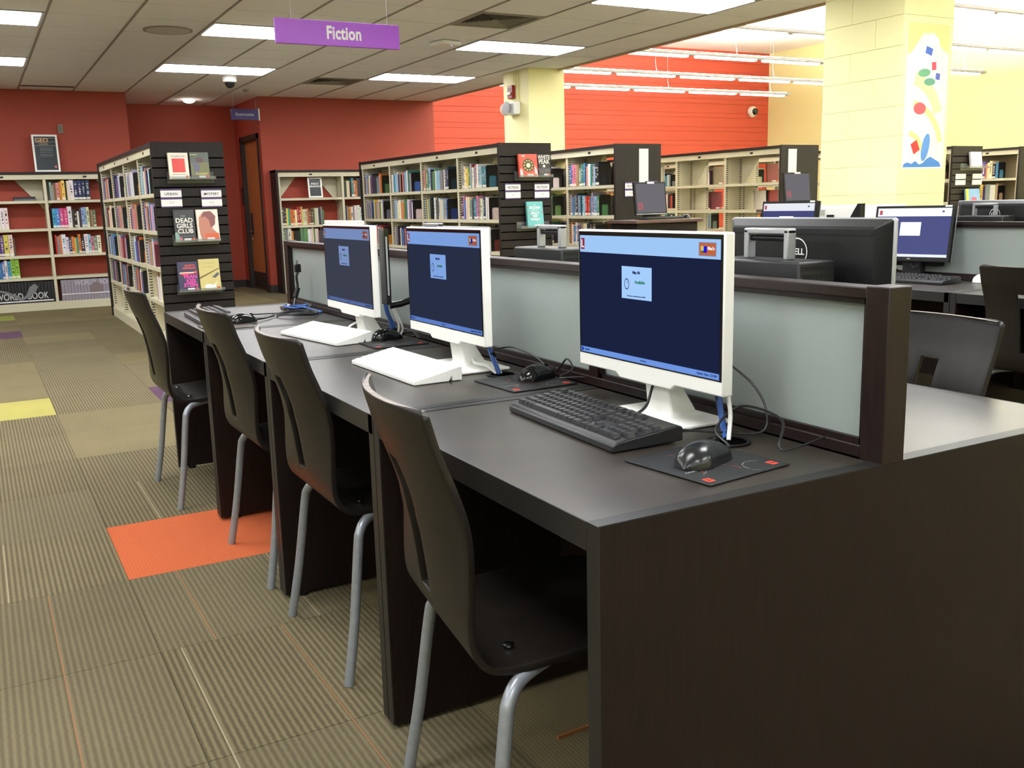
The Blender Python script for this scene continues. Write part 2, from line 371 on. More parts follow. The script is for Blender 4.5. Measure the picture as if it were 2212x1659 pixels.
# door in the alcove side wall
d = struct(MB().box(2.955,2.995,12.76,13.68,.01,2.15).build('door_1', DOORW))
fr = MB(); fr.box(2.895,3.09,12.70,12.765,0,2.22); fr.box(2.895,3.09,13.675,13.74,0,2.22); fr.box(2.895,3.09,12.70,13.74,2.15,2.22)
fr.build('door_frame', BASEB, d)
B(2.948,2.956,12.8,13.64,.02,.26).build('kick_plate', BASEB, d)
B(2.945,2.956,13.50,13.60,.80,1.12).build('lock_plate', DGREY, d)
MB().tube([(2.94,13.53,.86),(2.90,13.53,.86),(2.90,13.42,.86)],.011,8).build('handle', CHROME, d, smooth=True)
MB().lathe([(.02,2.94),(.02,2.925)],12,(0,13.53,.74),'x').build('deadbolt', CHROME, d, smooth=True)
B(2.90,2.91,13.80,13.86,1.25,1.5).build('door_sign', DGREY, d)

# ================================================================== COMPUTER DESKS
DH = .735
def slab(x0,x1,y0,y1,z0,z1): return B(x0,x1,y0,y1,z0,z1)
YS = [0.0, .876, 1.753, 2.640, 3.505]
posn = ['nearest the camera','second from the near end','third from the near end','at the far end']
def desk(x0, x1, y0, y1, front, label, group, near_end=False):
    t = thing('computer_desk', label, 'desk', (x0,y0,0), 0, group)
    W, L = x1-x0, y1-y0-.004
    fx = 0 if front < 0 else W-.004
    ya = .03 if near_end else .004
    B(.002,W-.002,ya,L-.03,DH-.045,DH-.001).build('desktop', TOP, t)
    g = MB(); g.box(0 if front<0 else W-.003, .003 if front<0 else W, ya,L-.03,DH-.045,DH-.0005); g.build('edge_band', EDGE, t, bevel=.001)
    for (a,bb,n) in (((0,.03) if near_end else (0.0,.028),(0,0),0),((L-.028,L),(0,0),1)):
        if near_end and n == 0: continue
        p = B(.003,W-.003,a[0],a[1],.012,DH-.001).build('side_panel', WOOD, t)
        e = B(0 if front<0 else W-.003,.003 if front<0 else W,a[0],a[1],.012,DH-.0005).build('panel_edge', EDGE, t)
        B(.003,W-.003,a[0],a[1],DH-.001,DH).build('panel_top_band', EDGE, t)
    bx = W-.12 if front<0 else .1
    B(bx,bx+.02,.03,L-.03,.25,DH-.045).build('modesty_panel', WOOD, t)
    for yy in (.06, L-.06):
        MB().lathe([(.018,0),(.018,.012)],10,(.06 if front<0 else W-.06,yy if 0 else (.014 if yy<.1 else L-.014),0)).build('foot', BLACK, t, smooth=True)
    return t
def desk_row(X, rowname, nside):
    row = 'front row' if X < 1 else 'rear row'
    for k in range(4):
        desk(X+0,X+.575,YS[k],YS[k+1],-1,'dark laminate computer desk %s, left side of %s' % (posn[k],rowname),'computer desks', k==0)
        desk(X+.629,X+1.2,YS[k],YS[k+1],1,'dark laminate computer desk %s, right side of %s' % (posn[k],rowname),'computer desks', k==0)
    e = thing('desk_end_panel','wide dark wood panel closing the near end of %s' % rowname,'panel',(X,0,0))
    B(.003,1.197,0,.029,.01,DH-.002).build('board', WOOD, e); 
    B(0,.003,0,.029,.01,DH).build('panel_edge', EDGE, e); B(1.197,1.2,0,.029,.01,DH).build('panel_edge', EDGE, e)
    B(0.003,.575,0.0006,.029,DH-.002,DH).build('top_band', EDGE, e); B(.629,1.197,.0006,.029,DH-.002,DH).build('top_band', EDGE, e)
    # partition with frosted panes
    p = thing('desk_partition','mahogany framed partition of frosted glass along %s' % rowname,'partition',(X+.575,0,0))
    T = .054; PZ = 1.032
    B(0,T,.001,.05,DH-.2,PZ).build('end_post', WOODF, p, bevel=.002)
    B(0,T,3.47,3.52,DH-.2,PZ).build('end_post', WOODF, p, bevel=.002)
    B(.002,T-.002,.05,3.47,PZ-.022,PZ-.003).build('top_rail', WOODF, p, bevel=.002)
    B(.002,T-.002,.05,3.47,DH+.0,DH+.022).build('bottom_rail', WOODF, p, bevel=.002)
    for yy in YS[1:4]: B(.004,T-.004,yy-.018,yy+.018,DH+.022,PZ-.022).build('mullion', WOODF, p)
    ed = [.05]+[q for yy in YS[1:4] for q in (yy-.018,yy+.018)]+[3.47]
    for k in range(4):
        a, c = ed[2*k], ed[2*k+1]; f = MB()
        for (x0,x1) in ((.010,.020),(T-.020,T-.010)):
            f.box(x0,x1,a,a+.010,DH+.022,PZ-.022); f.box(x0,x1,c-.010,c,DH+.022,PZ-.022); f.box(x0,x1,a,c,DH+.022,DH+.032); f.box(x0,x1,a,c,PZ-.032,PZ-.022)
        st = f.build('glazing_bead', WOODF, p)
        B(T/2-.003,T/2+.003,a,c,DH+.022,PZ-.022).build('glass_pane', GLASS, p)
    return p
desk_row(0.0,'the front desk row',0)
desk_row(3.08,'the rear desk row',0)

# ================================================================== CHAIRS
def chair_proto():
    t = thing('plywood_chair','', 'chair', (0,0,0), 0, 'dark plywood chairs with grey steel legs')
    prof = [(-.064,.874),(-.0625,.866),(-.059,.852),(-.045,.803),(-.023,.745),(-.006,.69),(0,.64),(-.001,.58),(-.003,.53),(-.002,.49),(.004,.465),(.016,.446),(.036,.433),(.066,.428),(.12,.430),(.2,.435),(.29,.440),(.345,.440),(.375,.434),(.395,.42),(.403,.406)]
    P = smooth_path([(a,0,c) for a,c in prof], 3)
    rows = [(p.x,p.z) for p in P]
    ys = [-1,-.93,-.8,-.62,-.42,-.24,-.14,.14,.24,.42,.62,.8,.93,1]
    v=[]; f=[]; n=len(ys)
    for i,(x,zz) in enumerate(rows):
        u = i/(len(rows)-1)
        hw = .2
        if i == 0: hw = .186
        elif i == 1: hw = .194
        elif i == 2: hw = .198
        if zz > .66: c = .036
        elif zz > .45 and x < .03: c = .010+.026*max(0,(zz-.5)/.16) if zz>.5 else .010*max(0,(zz-.45)/.05)
        else: c = 0
        if i >= len(rows)-4: hw = .2-.006*(i-len(rows)+4)
        dip = .008 if (x>.08 and x<.36) else 0
        for yy in ys:
            v.append((x-c*(1-yy*yy), yy*hw, zz-dip*(1-yy*yy)))
    for i in range(len(rows)-1):
        zc = (rows[i][1]+rows[i+1][1])/2
        for j in range(n-1):
            if j == 6 and .515 < zc < .762 and rows[i][0] < .02: continue
            f.append((i*n+j,i*n+j+1,(i+1)*n+j+1,(i+1)*n+j))
    me = bpy.data.meshes.new('shell'); me.from_pydata(v,[],f); me.materials.append(SHELL)
    for p in me.polygons: p.use_smooth = True
    o = bpy.data.objects.new('seat_shell', me); COL.objects.link(o); o.parent = t
    s = o.modifiers.new('solid','SOLIDIFY'); s.thickness = .012; s.offset = 0
    bv = o.modifiers.new('bevel','BEVEL'); bv.width = .002; bv.segments = 2; bv.limit_method = 'ANGLE'; bv.angle_limit = .8
    te = MB(); x,zz = rows[0]; ins = .001
    pts = [(x-.036*(1-yy*yy), yy*.186, zz) for yy in ys]
    for i in range(n-1):
        a0,b0 = pts[i],pts[i+1]
        te.quad([(a0[0]-.0055,a0[1],a0[2]+ins),(a0[0]+.0055,a0[1],a0[2]+ins),(b0[0]+.0055,b0[1],b0[2]+ins),(b0[0]-.0055,b0[1],b0[2]+ins)])
    te.build('worn_top_edge', mat('worn_plywood_edge', sr(112,98,84), .35, noise=.35, nscale=60), t)
    for sgn in (-1,1):
        MB().tube(smooth_path([(-.012,sgn*.247,0),(.016,sgn*.236,.16),(.042,sgn*.222,.35),(.050,sgn*.217,.385),(.068,sgn*.205,.406),(.10,sgn*.185,.414),(.16,sgn*.15,.416)],5),.0125,10).build('leg', LEG, t, smooth=True)
        MB().tube(smooth_path([(.45,sgn*.235,0),(.425,sgn*.228,.16),(.395,sgn*.218,.35),(.384,sgn*.21,.388),(.36,sgn*.198,.408),(.31,sgn*.18,.414),(.25,sgn*.15,.416)],5),.0125,10).build('leg', LEG, t, smooth=True)
    MB().tube([(.16,-.15,.416),(.25,-.15,.416)],.0125,8).build('seat_frame', LEG, t, smooth=True); MB().tube([(.16,.15,.416),(.25,.15,.416)],.0125,8).build('seat_frame', LEG, t, smooth=True)
    for (bx,by) in ((.088,-.12),(.088,.12),(.32,-.12),(.32,.12)):
        MB().lathe([(.0001,.0),(.010,.0),(.010,.003),(.006,.0045),(.0001,.0045)],12,(bx,by,.434)).build('bolt_head', CHROME, t, smooth=True)
    return t
ch = chair_proto()
spots = [((-.06,.425,0),math.radians(-8),'dark plywood chair nearest the camera, pulled up to the front desk'),
 ((-.006,1.345,0),0,'dark plywood chair second from the camera on the aisle side'),
 ((-.010,2.077,0),math.radians(1),'dark plywood chair third from the camera on the aisle side'),
 ((-.102,3.09,0),math.radians(1),'dark plywood chair furthest along the aisle, beside the URBAN shelf'),
 ((1.335,.55,0),PI-.05,'dark plywood chair across the front desk, behind the partition post'),
 ((3.03,1.33,0),0,'dark plywood chair at the right edge, facing the rear desk row'),
 ((1.31,1.32,0),PI,'dark plywood chair across the front desk, hidden behind the second partition pane'),
 ((3.04,3.05,0),0,'dark plywood chair at the far end of the rear desk row')]
for i,(l,rz,lab) in enumerate(spots):
    c = ch if i == 0 else copy_tree(ch)
    c.location = l; c.rotation_euler = (0,0,rz); c['label'] = lab

# ================================================================== WHITE MONITORS
def screen_em(n, col, s): return emis(n, col, s)
SCOL = {'a':((27,34,64),(160,200,246),(110,150,226)),'b':((40,47,68),(124,160,222),(92,126,200)),'c':((60,64,78),(118,140,188),(84,106,160)),'d':((40,47,68),(124,160,222),(92,126,200))}  # viewing-angle glow and dimming of each screen are put into its colours
def mac(name, label, loc, rz, bright, title):
    sn, sh, sf = SCOL[name]; bright *= SCR
    t = thing('white_monitor', label, 'monitor', loc, rz, 'white desktop monitors')
    W, Hh, bz, fy = .48, .30, .087, -.06
    # frame with a dipped chin
    poly = [(-W/2,bz),(-.10,bz),(-.085,bz-.010),(.085,bz-.010),(.10,bz),(W/2,bz),(W/2,bz+Hh),(-W/2,bz+Hh)]
    MB().prism(poly,'y',fy,fy+.024).build('housing', WHITE, t, bevel=.003)
    MB().prism([(-.17,bz+.03),(.17,bz+.03),(.17,bz+.27),(-.17,bz+.27)],'y',fy+.024,fy+.042).build('rear_cover', WHITE, t, bevel=.008)
    B(-W/2+.0035,W/2-.0035,fy-.0006,fy+.001,bz+.028,bz+Hh-.004).build('bezel', GBLACK, t)
    sx0,sx1,sz0,sz1 = -.2305,.2305,bz+.031,bz+Hh-.0125; y = fy-.0009
    q = lambda n,x0,x1,z0,z1,m,par,dy=0: MB().box(x0,x1,y-dy-.0002,y-dy,z0,z1).build(n, m, par)
    navy = emis('screen_navy_%s' % name, sr(*sn), SCR)
    sc = q('screen',sx0,sx1,sz0,sz1,navy,t)
    q('header_bar',sx0,sx1,sz1-.036,sz1,emis('screen_header_%s' % name, sr(*sh), SCR),sc,.0003)
    q('footer_bar',sx0,sx1,sz0,sz0+.0115,emis('screen_footer_%s' % name, sr(*sf), SCR),sc,.0003)
    q('library_logo',sx0+.004,sx0+.018,sz1-.030,sz1-.006,emis('screen_red_%s' % name, sr(160,44,60), .85*bright),sc,.0006)
    text('L',.024,emis('screen_white_%s' % name, sr(235,235,240), 1*bright),sc,(sx0+.011,y-.0010,sz1-.0185),bold=.0004)
    q('room_badge',sx1-.060,sx1-.012,sz1-.031,sz1-.006,emis('screen_badge_rim_%s' % name, sr(150,130,150), .9*bright),sc,.0005)
    q('room_badge_face',sx1-.058,sx1-.014,sz1-.029,sz1-.008,emis('screen_badge_%s' % name, sr(200,104,60), .95*bright),sc,.0007)
    q('badge_icon_yellow',sx1-.054,sx1-.046,sz1-.022,sz1-.013,emis('screen_yel_%s' % name, sr(220,210,130), .9*bright),sc,.0009)
    q('badge_icon_green',sx1-.053,sx1-.045,sz1-.025,sz1-.021,emis('screen_grn_%s' % name, sr(50,120,70), .9*bright),sc,.0009)
    q('badge_icon_blue',sx1-.046,sx1-.037,sz1-.025,sz1-.013,emis('screen_blu_%s' % name, sr(30,30,220), .95*bright),sc,.0010)
    text("Mac's",.0085,MATS['screen_white_%s' % name],sc,(sx1-.0255,y-.0012,sz1-.017),bold=.0002)
    dx0, dx1, dz1 = sx0+.34*.461, sx0+.56*.461, sz1-.235*.257; dz0 = dz1-.066
    q('login_box',dx0,dx1,dz0,dz1,emis('screen_box_%s' % name, sr(*[min(255,v+6) for v in sh]), SCR),sc,.0004)
    ink = emis('screen_ink_%s' % name, sr(40,56,110), .7*bright); grn = emis('screen_teal_%s' % name, sr(70,150,130), .85*bright)
    text(title,.0085,ink,sc,((dx0+dx1)/2,y-.0009,dz1-.012),bold=.0002); text('Available',.0095,grn,sc,((dx0+dx1)/2+.012,y-.0009,dz1-.031),bold=.0002)
    text('Press a key or click the mouse to START',.0037,ink,sc,((dx0+dx1)/2,y-.0009,dz0+.006))
    r = MB(); 
    for k in range(20):
        a0,a1 = 2*PI*k/20, 2*PI*(k+1)/20; cxx,czz = dx0+.018,dz1-.036
        r.quad([(cxx+.0085*math.cos(a),y-.0009,czz+.0115*math.sin(a)) for a in (a0,a1)]+[(cxx+.0068*math.cos(a),y-.0009,czz+.0095*math.sin(a)) for a in (a1,a0)])
    r.quad([(dx0+.0175,y-.0009,dz1-.036),(dx0+.0185,y-.0009,dz1-.036),(dx0+.0225,y-.0009,dz1-.030),(dx0+.0215,y-.0009,dz1-.029)])
    r.build('clock_icon', ink, sc)
    text('System Time: 1:23 PM',.0062,MATS['screen_ink_%s' % name],sc,(sx1-.034,y-.0007,sz0+.006)); text('Calendar',.0055,ink,sc,(sx0+.024,y-.0007,sz0+.006)); text('Powered by',.004,ink,sc,(.0,y-.0007,sz0+.006))
    q('footer_icon',sx0+.003,sx0+.010,sz0+.002,sz0+.0095,emis('screen_icon_%s' % name, sr(30,60,200), .9*bright),sc,.0006)
    # stand
    nk = MB(); n0 = [(-.036,fy+.028),(.036,fy+.028),(.036,fy+.062),(-.036,fy+.062)]; n1=[(-.042,-.02),(.042,-.02),(.042,.045),(-.042,.045)]
    for z0,pp in ((bz+.10,n0),(bz-.0,n0),(.014,n1),(.006,[(-.055,-.04),(.055,-.04),(.055,.055),(-.055,.055)])): nk.v += [(a,c,z0) for a,c in pp]
    for i in range(3):
        for j in range(4): a=i*4+j; c=i*4+(j+1)%4; nk.f.append((a,c,c+4,a+4)); nk.m.append(0)
    nk.f.append((0,1,2,3)); nk.m.append(0); nk.f.append((15,14,13,12)); nk.m.append(0)
    nk.build('stand_neck', WHITE, t, bevel=.004)
    B(-.12,.12,-.072,.078,0,.008).build('stand_base', WHITE, t, bevel=.003)
    return t
m1 = mac('a','white monitor with lit login screen nearest the camera',(.510,.497,DH),-PI/2,1.0,'Mac 04')
m2 = mac('b','white monitor with login screen on the second desk',(.447,1.322,DH),-PI/2,.78,'Mac 03')
m4 = mac('d','white monitor seen from behind at the far end of the partition',(.71,3.17,DH),PI/2,.6,'Mac 01')
m3 = mac('c','white monitor with dim login screen on the third desk',(.462,2.135,DH),-PI/2,.62,'Mac 02')
# small computer hung behind the third monitor
B(.215,.262,-.022,-.006,.13,.375).build('rear_mount_bar', GBLACK, m3); B(.2622,.2632,-.018,-.012,.16,.35).build('mount_strip', SILVER, m3)
MB().tube([(.25,-.01,.125),(.255,.03,.13),(.26,.085,.145)],.011,8).build('mount_lever', GBLACK, m3, smooth=True)

# ================================================================== KEYBOARDS, MICE, PADS
def black_keyboard(label, loc, rz, detail):
    t = thing('black_keyboard', label, 'keyboard', loc, rz, 'black keyboards')
    W, D = .424, .155
    base = [(-D/2,.0),(D/2,.004),(D/2,.030),(D/2-.01,.034),(-D/2+.012,.019),(-D/2,.013)]
    MB().prism(base,'x',-W/2,W/2).build('case', DGREY, t, bevel=.003)
    rows = [ # z-row y, list of (x0,width)
      (-.052,[(.0,.024),(.025,.018),(.044,.018),(.063,.112),(.176,.018),(.195,.018),(.214,.018),(.233,.024),(.268,.018),(.287,.018),(.306,.018),(.334,.037),(.372,.018)]),
      (-.033,[(0,.043)]+[(.044+.0193*k,.0178) for k in range(10)]+[(.237,.020),(.287,.018),(.334,.018),(.353,.018),(.372,.018),(.391,.0178)]),
      (-.014,[(0,.033)]+[(.034+.0193*k,.0178) for k in range(11)]+[(.247,.012),(.334,.018),(.353,.018),(.372,.018)]),
      (.005,[(0,.028)]+[(.029+.0193*k,.0178) for k in range(11)]+[(.242,.017),(.268,.018),(.287,.018),(.306,.018),(.334,.018),(.353,.018),(.372,.018),(.391,.0178)]),
      (.024,[(0,.0178)]+[(.0193*k,.0178) for k in range(1,12)]+[(.232,.027),(.268,.018),(.287,.018),(.306,.018),(.334,.018),(.353,.018),(.372,.018),(.391,.0178)]),
      (.050,[(0,.0178)]+[(.034+.0193*k,.0178) for k in range(4)]+[(.117+.0193*k,.0178) for k in range(4)]+[(.2+.0193*k,.0178) for k in range(3)]+[(.268,.018),(.287,.018),(.306,.018)])]
    cache = {}
    joined = MB()
    for (yy,ks) in rows:
        h0 = .017+(yy+.079)*.105
        for (x0,wd) in ks:
            x = x0+.011-W/2
            wq = round(wd,3)
            def key(mb, ox, oy, oz):
                n=len(mb.v); b0=[(0,-.009),(wq,-.009),(wq,.009),(0,.009)]; ins=.0028
                mb.v += [(a+ox,c+oy,oz) for a,c in b0]+[((ins if a==0 else a-ins)+ox,(c+.0022 if c<0 else c-.0030)+oy,oz+.0085) for a,c in b0]
                for f in ((0,3,2,1),(4,5,6,7),(0,1,5,4),(1,2,6,5),(2,3,7,6),(3,0,4,7)): mb.f.append(tuple(n+i for i in f)); mb.m.append(0)
            if detail:
                if wq not in cache:
                    mb = MB(); key(mb,0,0,0); cache[wq] = mb.mesh('key', KEYC)
                o = bpy.data.objects.new('key', cache[wq]); COL.objects.link(o); o.parent = t; o.location = (x,yy,h0)
            else: key(joined,x,yy,h0)
    if not detail: tag(joined.build('keys', KEYC, t), kind='stuff')
    return t
kb1 = black_keyboard('black keyboard with raised keys in front of the nearest white monitor',(.332,.522,DH),-PI/2-.05,True)
kc = cable('cord',[(.402,.475,DH+.03),(.425,.482,DH+.022),(.455,.492,DH+.035),(.478,.500,DH+.075),(.492,.482,DH+.10)],.0032,CORDK); kc.parent = kb1; bpy.context.view_layer.update(); kc.matrix_parent_inverse = kb1.matrix_world.inverted()
black_keyboard('black keyboard on the empty far desk',(.118,3.06,DH),-PI/2-.03,False)
black_keyboard('black keyboard below the angled monitor on the rear desk row',(3.42,2.22,DH),-PI/2+.06,False)
black_keyboard('black keyboard below the far monitor on the rear desk row',(3.30,3.02,DH),-PI/2,False)
def white_keyboard(label, loc, rz):
    t = thing('white_keyboard', label, 'keyboard', loc, rz, 'white keyboards')
    W, D = .432, .138
    MB().prism([(-D/2,0),(-D/2+.1,.0),(D/2-.03,.012),(D/2-.028,.0),(D/2,.0),(D/2,.034),(D/2-.006,.037),(-D/2,.011)],'x',-W/2,W/2).build('case', WHITE, t, bevel=.002)
    mb = MB()
    for r in range(6):
        for k in range(21):
            x=-W/2+.010+k*.0197; yy=-D/2+.010+r*.0198; zz=.0118+(yy+D/2)*.19
            mb.box(x,x+.0172,yy,yy+.0185,zz,zz+.003)
    tag(mb.build('keys', WHITE, t), kind='stuff')
    return t
white_keyboard('white keyboard in front of the second white monitor',(.276,1.357,DH),-PI/2+.024)
white_keyboard('white keyboard set askew in front of the third white monitor',(.318,2.166,DH),-PI/2+.153)
def mouse(label, loc, rz, m, tail=None, group='computer mice'):
    t = thing('computer_mouse', label, 'mouse', loc, rz, group)
    # body: long axis local y (front +y)
    v=[]; f=[]; nl, na = 14, 14
    mb = MB()
    for i in range(nl+1):
        u = i/nl; yy = -.058+.116*u
        wv = .031*(1-abs(2*u-1)**3.2)**.5*(1-.10*math.sin(PI*u)**2*(u>.3))
        hv = .040*(math.sin(PI*(u**.85))**.5) if 0<u<1 else 0
        for k in range(na+1):
            a = PI*k/na
            mb.v.append((wv*math.cos(a), yy, max(.001,hv*math.sin(a)**.8 if math.sin(a)>1e-6 else .001)))
    for i in range(nl):
        for k in range(na):
            a=i*(na+1)+k; mb.f.append((a,a+1,a+na+2,a+na+1)); mb.m.append(0)
    for i in range(nl):
        a=i*(na+1); c=a+na; mb.f.append((a,a+na+1,c+na+1,c)); mb.m.append(0)
    mb.build('body', m, t, smooth=True)
    MB().lathe([(.0001,-.003),(.010,-.003),(.010,.003),(.0001,.003)],14,(0,.032,.026),'x').build('scroll_wheel', BLACK, t, smooth=True)
    if tail: cable('cord', tail, .0022, CORDK, t)
    return t
def pad(label, loc, rz, sx=.2, sy=.185, printed=True, m=None):
    t = thing('mouse_pad', label, 'mouse pad', loc, rz, 'mouse pads')
    B(-sx/2,sx/2,-sy/2,sy/2,0,.003).build('mat', m or mat('pad_black', sr(26,29,31), .6), t, bevel=.001)
    if printed:
        rd = mat('pad_red_print', sr(226,66,46), .6); gy = mat('pad_grey_print', sr(126,128,130), .6); rl = mat('pad_rust_print', sr(140,62,46), .6)
        for (ax,ay) in ((-sx/2+.02,sy/2-.018),(sx/2-.02,-sy/2+.018),(sx/2-.022,sy/2-.02),):
            B(ax-.009,ax+.009,ay-.007,ay+.007,.003,.0034).build('red_mark', rd, t); text('L',.011,mat('pad_dark_print',sr(60,30,30),.6),t,(ax,ay,.0037),rot=(0,0,PI/2),bold=.0003)
        for (ax,ay,r,a0,a1,m2) in ((-.05,.03,.030,0,5.2,gy),(.055,-.02,.036,1.2,4.6,rl),(.02,-.07,.034,.2,2.9,gy),(.075,.05,.03,2.4,5.6,gy),(-.06,-.06,.045,.3,1.9,rl),(.0,.05,.055,3.4,5.2,gy)):
            mb=MB(); n=26
            for k in range(n):
                if k%7==6: continue
                q0,q1=a0+(a1-a0)*k/n,a0+(a1-a0)*(k+1)/n
                pts=[(ax+r*math.cos(q),ay+r*math.sin(q)) for q in (q0,q1)]+[(ax+(r-.002)*math.cos(q),ay+(r-.002)*math.sin(q)) for q in (q1,q0)]
                if max(abs(p[0]) for p in pts)>sx/2-.004 or max(abs(p[1]) for p in pts)>sy/2-.004: continue
                mb.quad([(p[0],p[1],.0033) for p in pts])
            if mb.f: mb.build('arc_print', m2, t)
        text('PASSPORTS',.008,gy,t,(.03,-.06,.0034),rot=(0,0,PI/2))
    return t
pad('black printed mouse pad under the nearest mouse',(.340,.172,DH),-PI/2+.12,.2,.195)
pad('black printed mouse pad beside the second monitor',(.462,1.012,DH),-PI/2+.04)
pad('black printed mouse pad beside the third monitor',(.458,1.90,DH),-PI/2)
pad('dark wood grain mouse pad on the far desk',(.112,2.745,DH),-PI/2,.19,.19,False,mat('pad_wood',sr(74,64,56),.5,noise=.3,nscale=8,stretch=(1,8,1)))
mz = mouse('glossy dark mouse on the nearest printed pad',(.335,.172,DH+.003),-PI/2+.35,mat('mouse_charcoal',sr(30,31,32),.24),[(0,.058,.012),(-.005,.085,.008),(-.055,.135,.02),(-.03,.17,.06),(.05,.15,.05),(.075,.10,.01),(.11,.20,.02)])
mz.scale = (1.16,1.16,.98)
mouse('glossy black mouse with looped cord on the second pad',(.502,1.02,DH+.003),-PI/2+.3,GBLACK,[(0,.058,.012),(.01,.075,.02),(.055,.055,.05),(.09,.035,.03),(.06,.02,.008),(.12,.04,.012),(.19,.045,.008)])
mouse('glossy black mouse on the third pad',(.468,1.965,DH+.003),-PI/2+.1,GBLACK,[(0,.058,.012),(.02,.08,.006),(.06,.085,.01),(.10,.07,.006)])
mouse('black and silver mouse on the far desk',(.19,2.80,DH+.003),-PI/2+.25,GBLACK,[(0,.058,.012),(-.04,.13,.006),(-.10,.19,.008),(-.12,.22,.01)])
mouse('white topped mouse on the rear desk row',(3.615,1.985,DH),-PI/2+.4,WHITE)
# grommets with cables
def grommet(label, loc, cables=True):
    t = thing('cable_grommet', label, 'grommet', loc, 0, 'desk cable grommets')
    MB().lathe([(.036,.0),(.041,.0),(.041,.0025),(.036,.003),(.033,.001)],28).build('ring', BLACK, t, smooth=True)
    MB().lathe([(.0001,.0006),(.034,.0006),(.034,.0012),(.0001,.0012)],28).build('opening', mat('grommet_void',(.002,.002,.002),.9,spec=0), t)
    return t
grommet('black cable hole beside the nearest white monitor',(.470,.262,DH+.0005))
grommet('black cable hole beside the second white monitor',(.468,1.142,DH+.0005))
grommet('black cable hole beside the third white monitor',(.50,1.98,DH+.0005))
grommet('black cable hole on the far desk behind the coiled cords',(.50,3.22,DH+.0005))
def cords(label, pts_list, name='cable_bundle'):
    t = thing(name, label, 'cables', (0,0,0))
    t.location = pts_list[0][1][-1]
    o = Vector(t.location)
    for (m, pts, r) in pts_list: cable('cord', [Vector(p)-o for p in pts], r, m, t)
    return t
zb = DH+.085
cords('blue and white cords dropping from the nearest white monitor',[
 (CORDB,[(.505,.335,zb+.03),(.500,.325,zb-.01),(.488,.30,DH+.03),(.478,.278,DH+.003)],.006),
 (CORDW,[(.505,.305,zb+.03),(.500,.297,zb-.01),(.488,.278,DH+.045),(.472,.264,DH+.003)],.0042),
 (CORDK,[(.50,.31,zb+.06),(.525,.262,zb+.02),(.535,.235,DH+.06),(.515,.225,DH+.02),(.47,.30,DH+.012),(.44,.36,DH+.008),(.42,.40,DH+.008)],.0022),
 (CORDK,[(.505,.345,zb+.02),(.49,.31,DH+.04),(.482,.27,DH+.003)],.003)])
cords('blue striped cable strapped beside the second white monitor',[
 (CORDB,[(.44,1.17,zb+.02),(.445,1.165,zb-.02),(.455,1.158,DH+.03),(.463,1.150,DH+.003)],.006),
 (CORDW,[(.446,1.172,zb+.02),(.450,1.168,zb-.02),(.460,1.160,DH+.03),(.468,1.150,DH+.003)],.0035),
 (CORDW,[(.46,1.30,DH+.03),(.44,1.25,DH+.022),(.445,1.19,DH+.02),(.458,1.158,DH+.003)],.004),
 (CORDK,[(.45,1.166,DH+.065),(.49,1.12,DH+.075),(.53,1.07,DH+.05),(.55,1.03,DH+.02),(.56,1.02,DH+.035)],.0022),
 (BLACK,[(.449,1.158,DH+.052),(.453,1.164,DH+.056)],.0085)])
cords('blue and white cords hanging behind the third white monitor',[
 (CORDB,[(.475,1.99,zb+.12),(.48,1.985,zb+.02),(.49,1.975,DH+.06),(.495,1.98,DH+.003)],.008),
 (CORDB,[(.48,2.0,zb+.09),(.487,1.992,zb+.0),(.50,1.975,DH+.05),(.498,1.985,DH+.003)],.006),
 (CORDW,[(.48,1.985,zb+.13),(.49,1.972,zb+.04),(.51,1.955,DH+.05),(.505,1.975,DH+.003)],.004),
 (CORDW,[(.48,1.98,zb+.10),(.50,1.962,zb+.02),(.52,1.945,DH+.04),(.51,1.97,DH+.003)],.0035),
 (CORDW,[(.44,2.15,DH+.05),(.42,2.18,DH+.035),(.40,2.22,DH+.006),(.395,2.25,DH+.004)],.0035),
 (CORDW,[(.44,2.13,DH+.06),(.425,2.12,DH+.03),(.42,2.105,DH+.006)],.0035),
 (CORDK,[(.50,2.05,DH+.03),(.52,1.98,DH+.02),(.54,1.90,DH+.03),(.53,1.84,DH+.015)],.004)])
def coil(cx,cy,r,n,z0,ecc=.8,ph=0):
    return [(cx+r*(1+.06*math.sin(3*a+ph))*math.cos(a),cy+r*ecc*(1+.05*math.cos(2*a+ph))*math.sin(a),z0+.004*(a/(2*PI))+.004*math.sin(2*a+ph)) for a in [2*PI*k/10 for k in range(10*n+1)]]
t = cords('coiled black and blue cords with an upright plug on the far desk',[
 (CORDK,coil(.45,2.93,.085,2,DH+.006,1.1),.0032),(CORDK,coil(.50,3.12,.065,2,DH+.012,1.25,1),.004),(CORDB,coil(.49,3.10,.05,1,DH+.022,1.2,2),.0045),
 (CORDK,[(.50,3.15,DH+.02),(.515,3.17,DH+.06),(.53,3.18,DH+.10),(.528,3.18,DH+.145),(.535,3.178,DH+.165)],.0058),
 (CORDB,[(.47,3.06,DH+.03),(.52,3.02,DH+.02),(.55,2.93,DH+.006)],.0045),(CORDB,[(.48,3.06,DH+.03),(.53,3.02,DH+.016),(.56,2.94,DH+.006)],.0045),
 (CORDK,[(.35,2.93,DH+.006),(.28,2.86,DH+.006),(.235,2.825,DH+.008)],.0028),(CORDK,[(.42,3.02,DH+.006),(.30,3.05,DH+.006),(.17,3.04,DH+.006),(.13,3.1,DH+.006)],.0028)])
o = Vector(t.location)
B(.522-o.x,.548-o.x,3.166-o.y,3.190-o.y,DH+.165-o.z,DH+.202-o.z).build('plug_body', BLACK, t, bevel=.004)
for yy in (3.172,3.184): B(.531-o.x,.538-o.x,yy-.0008-o.y,yy+.0008-o.y,DH+.202-o.z,DH+.218-o.z).build('plug_prong', CHROME, t)
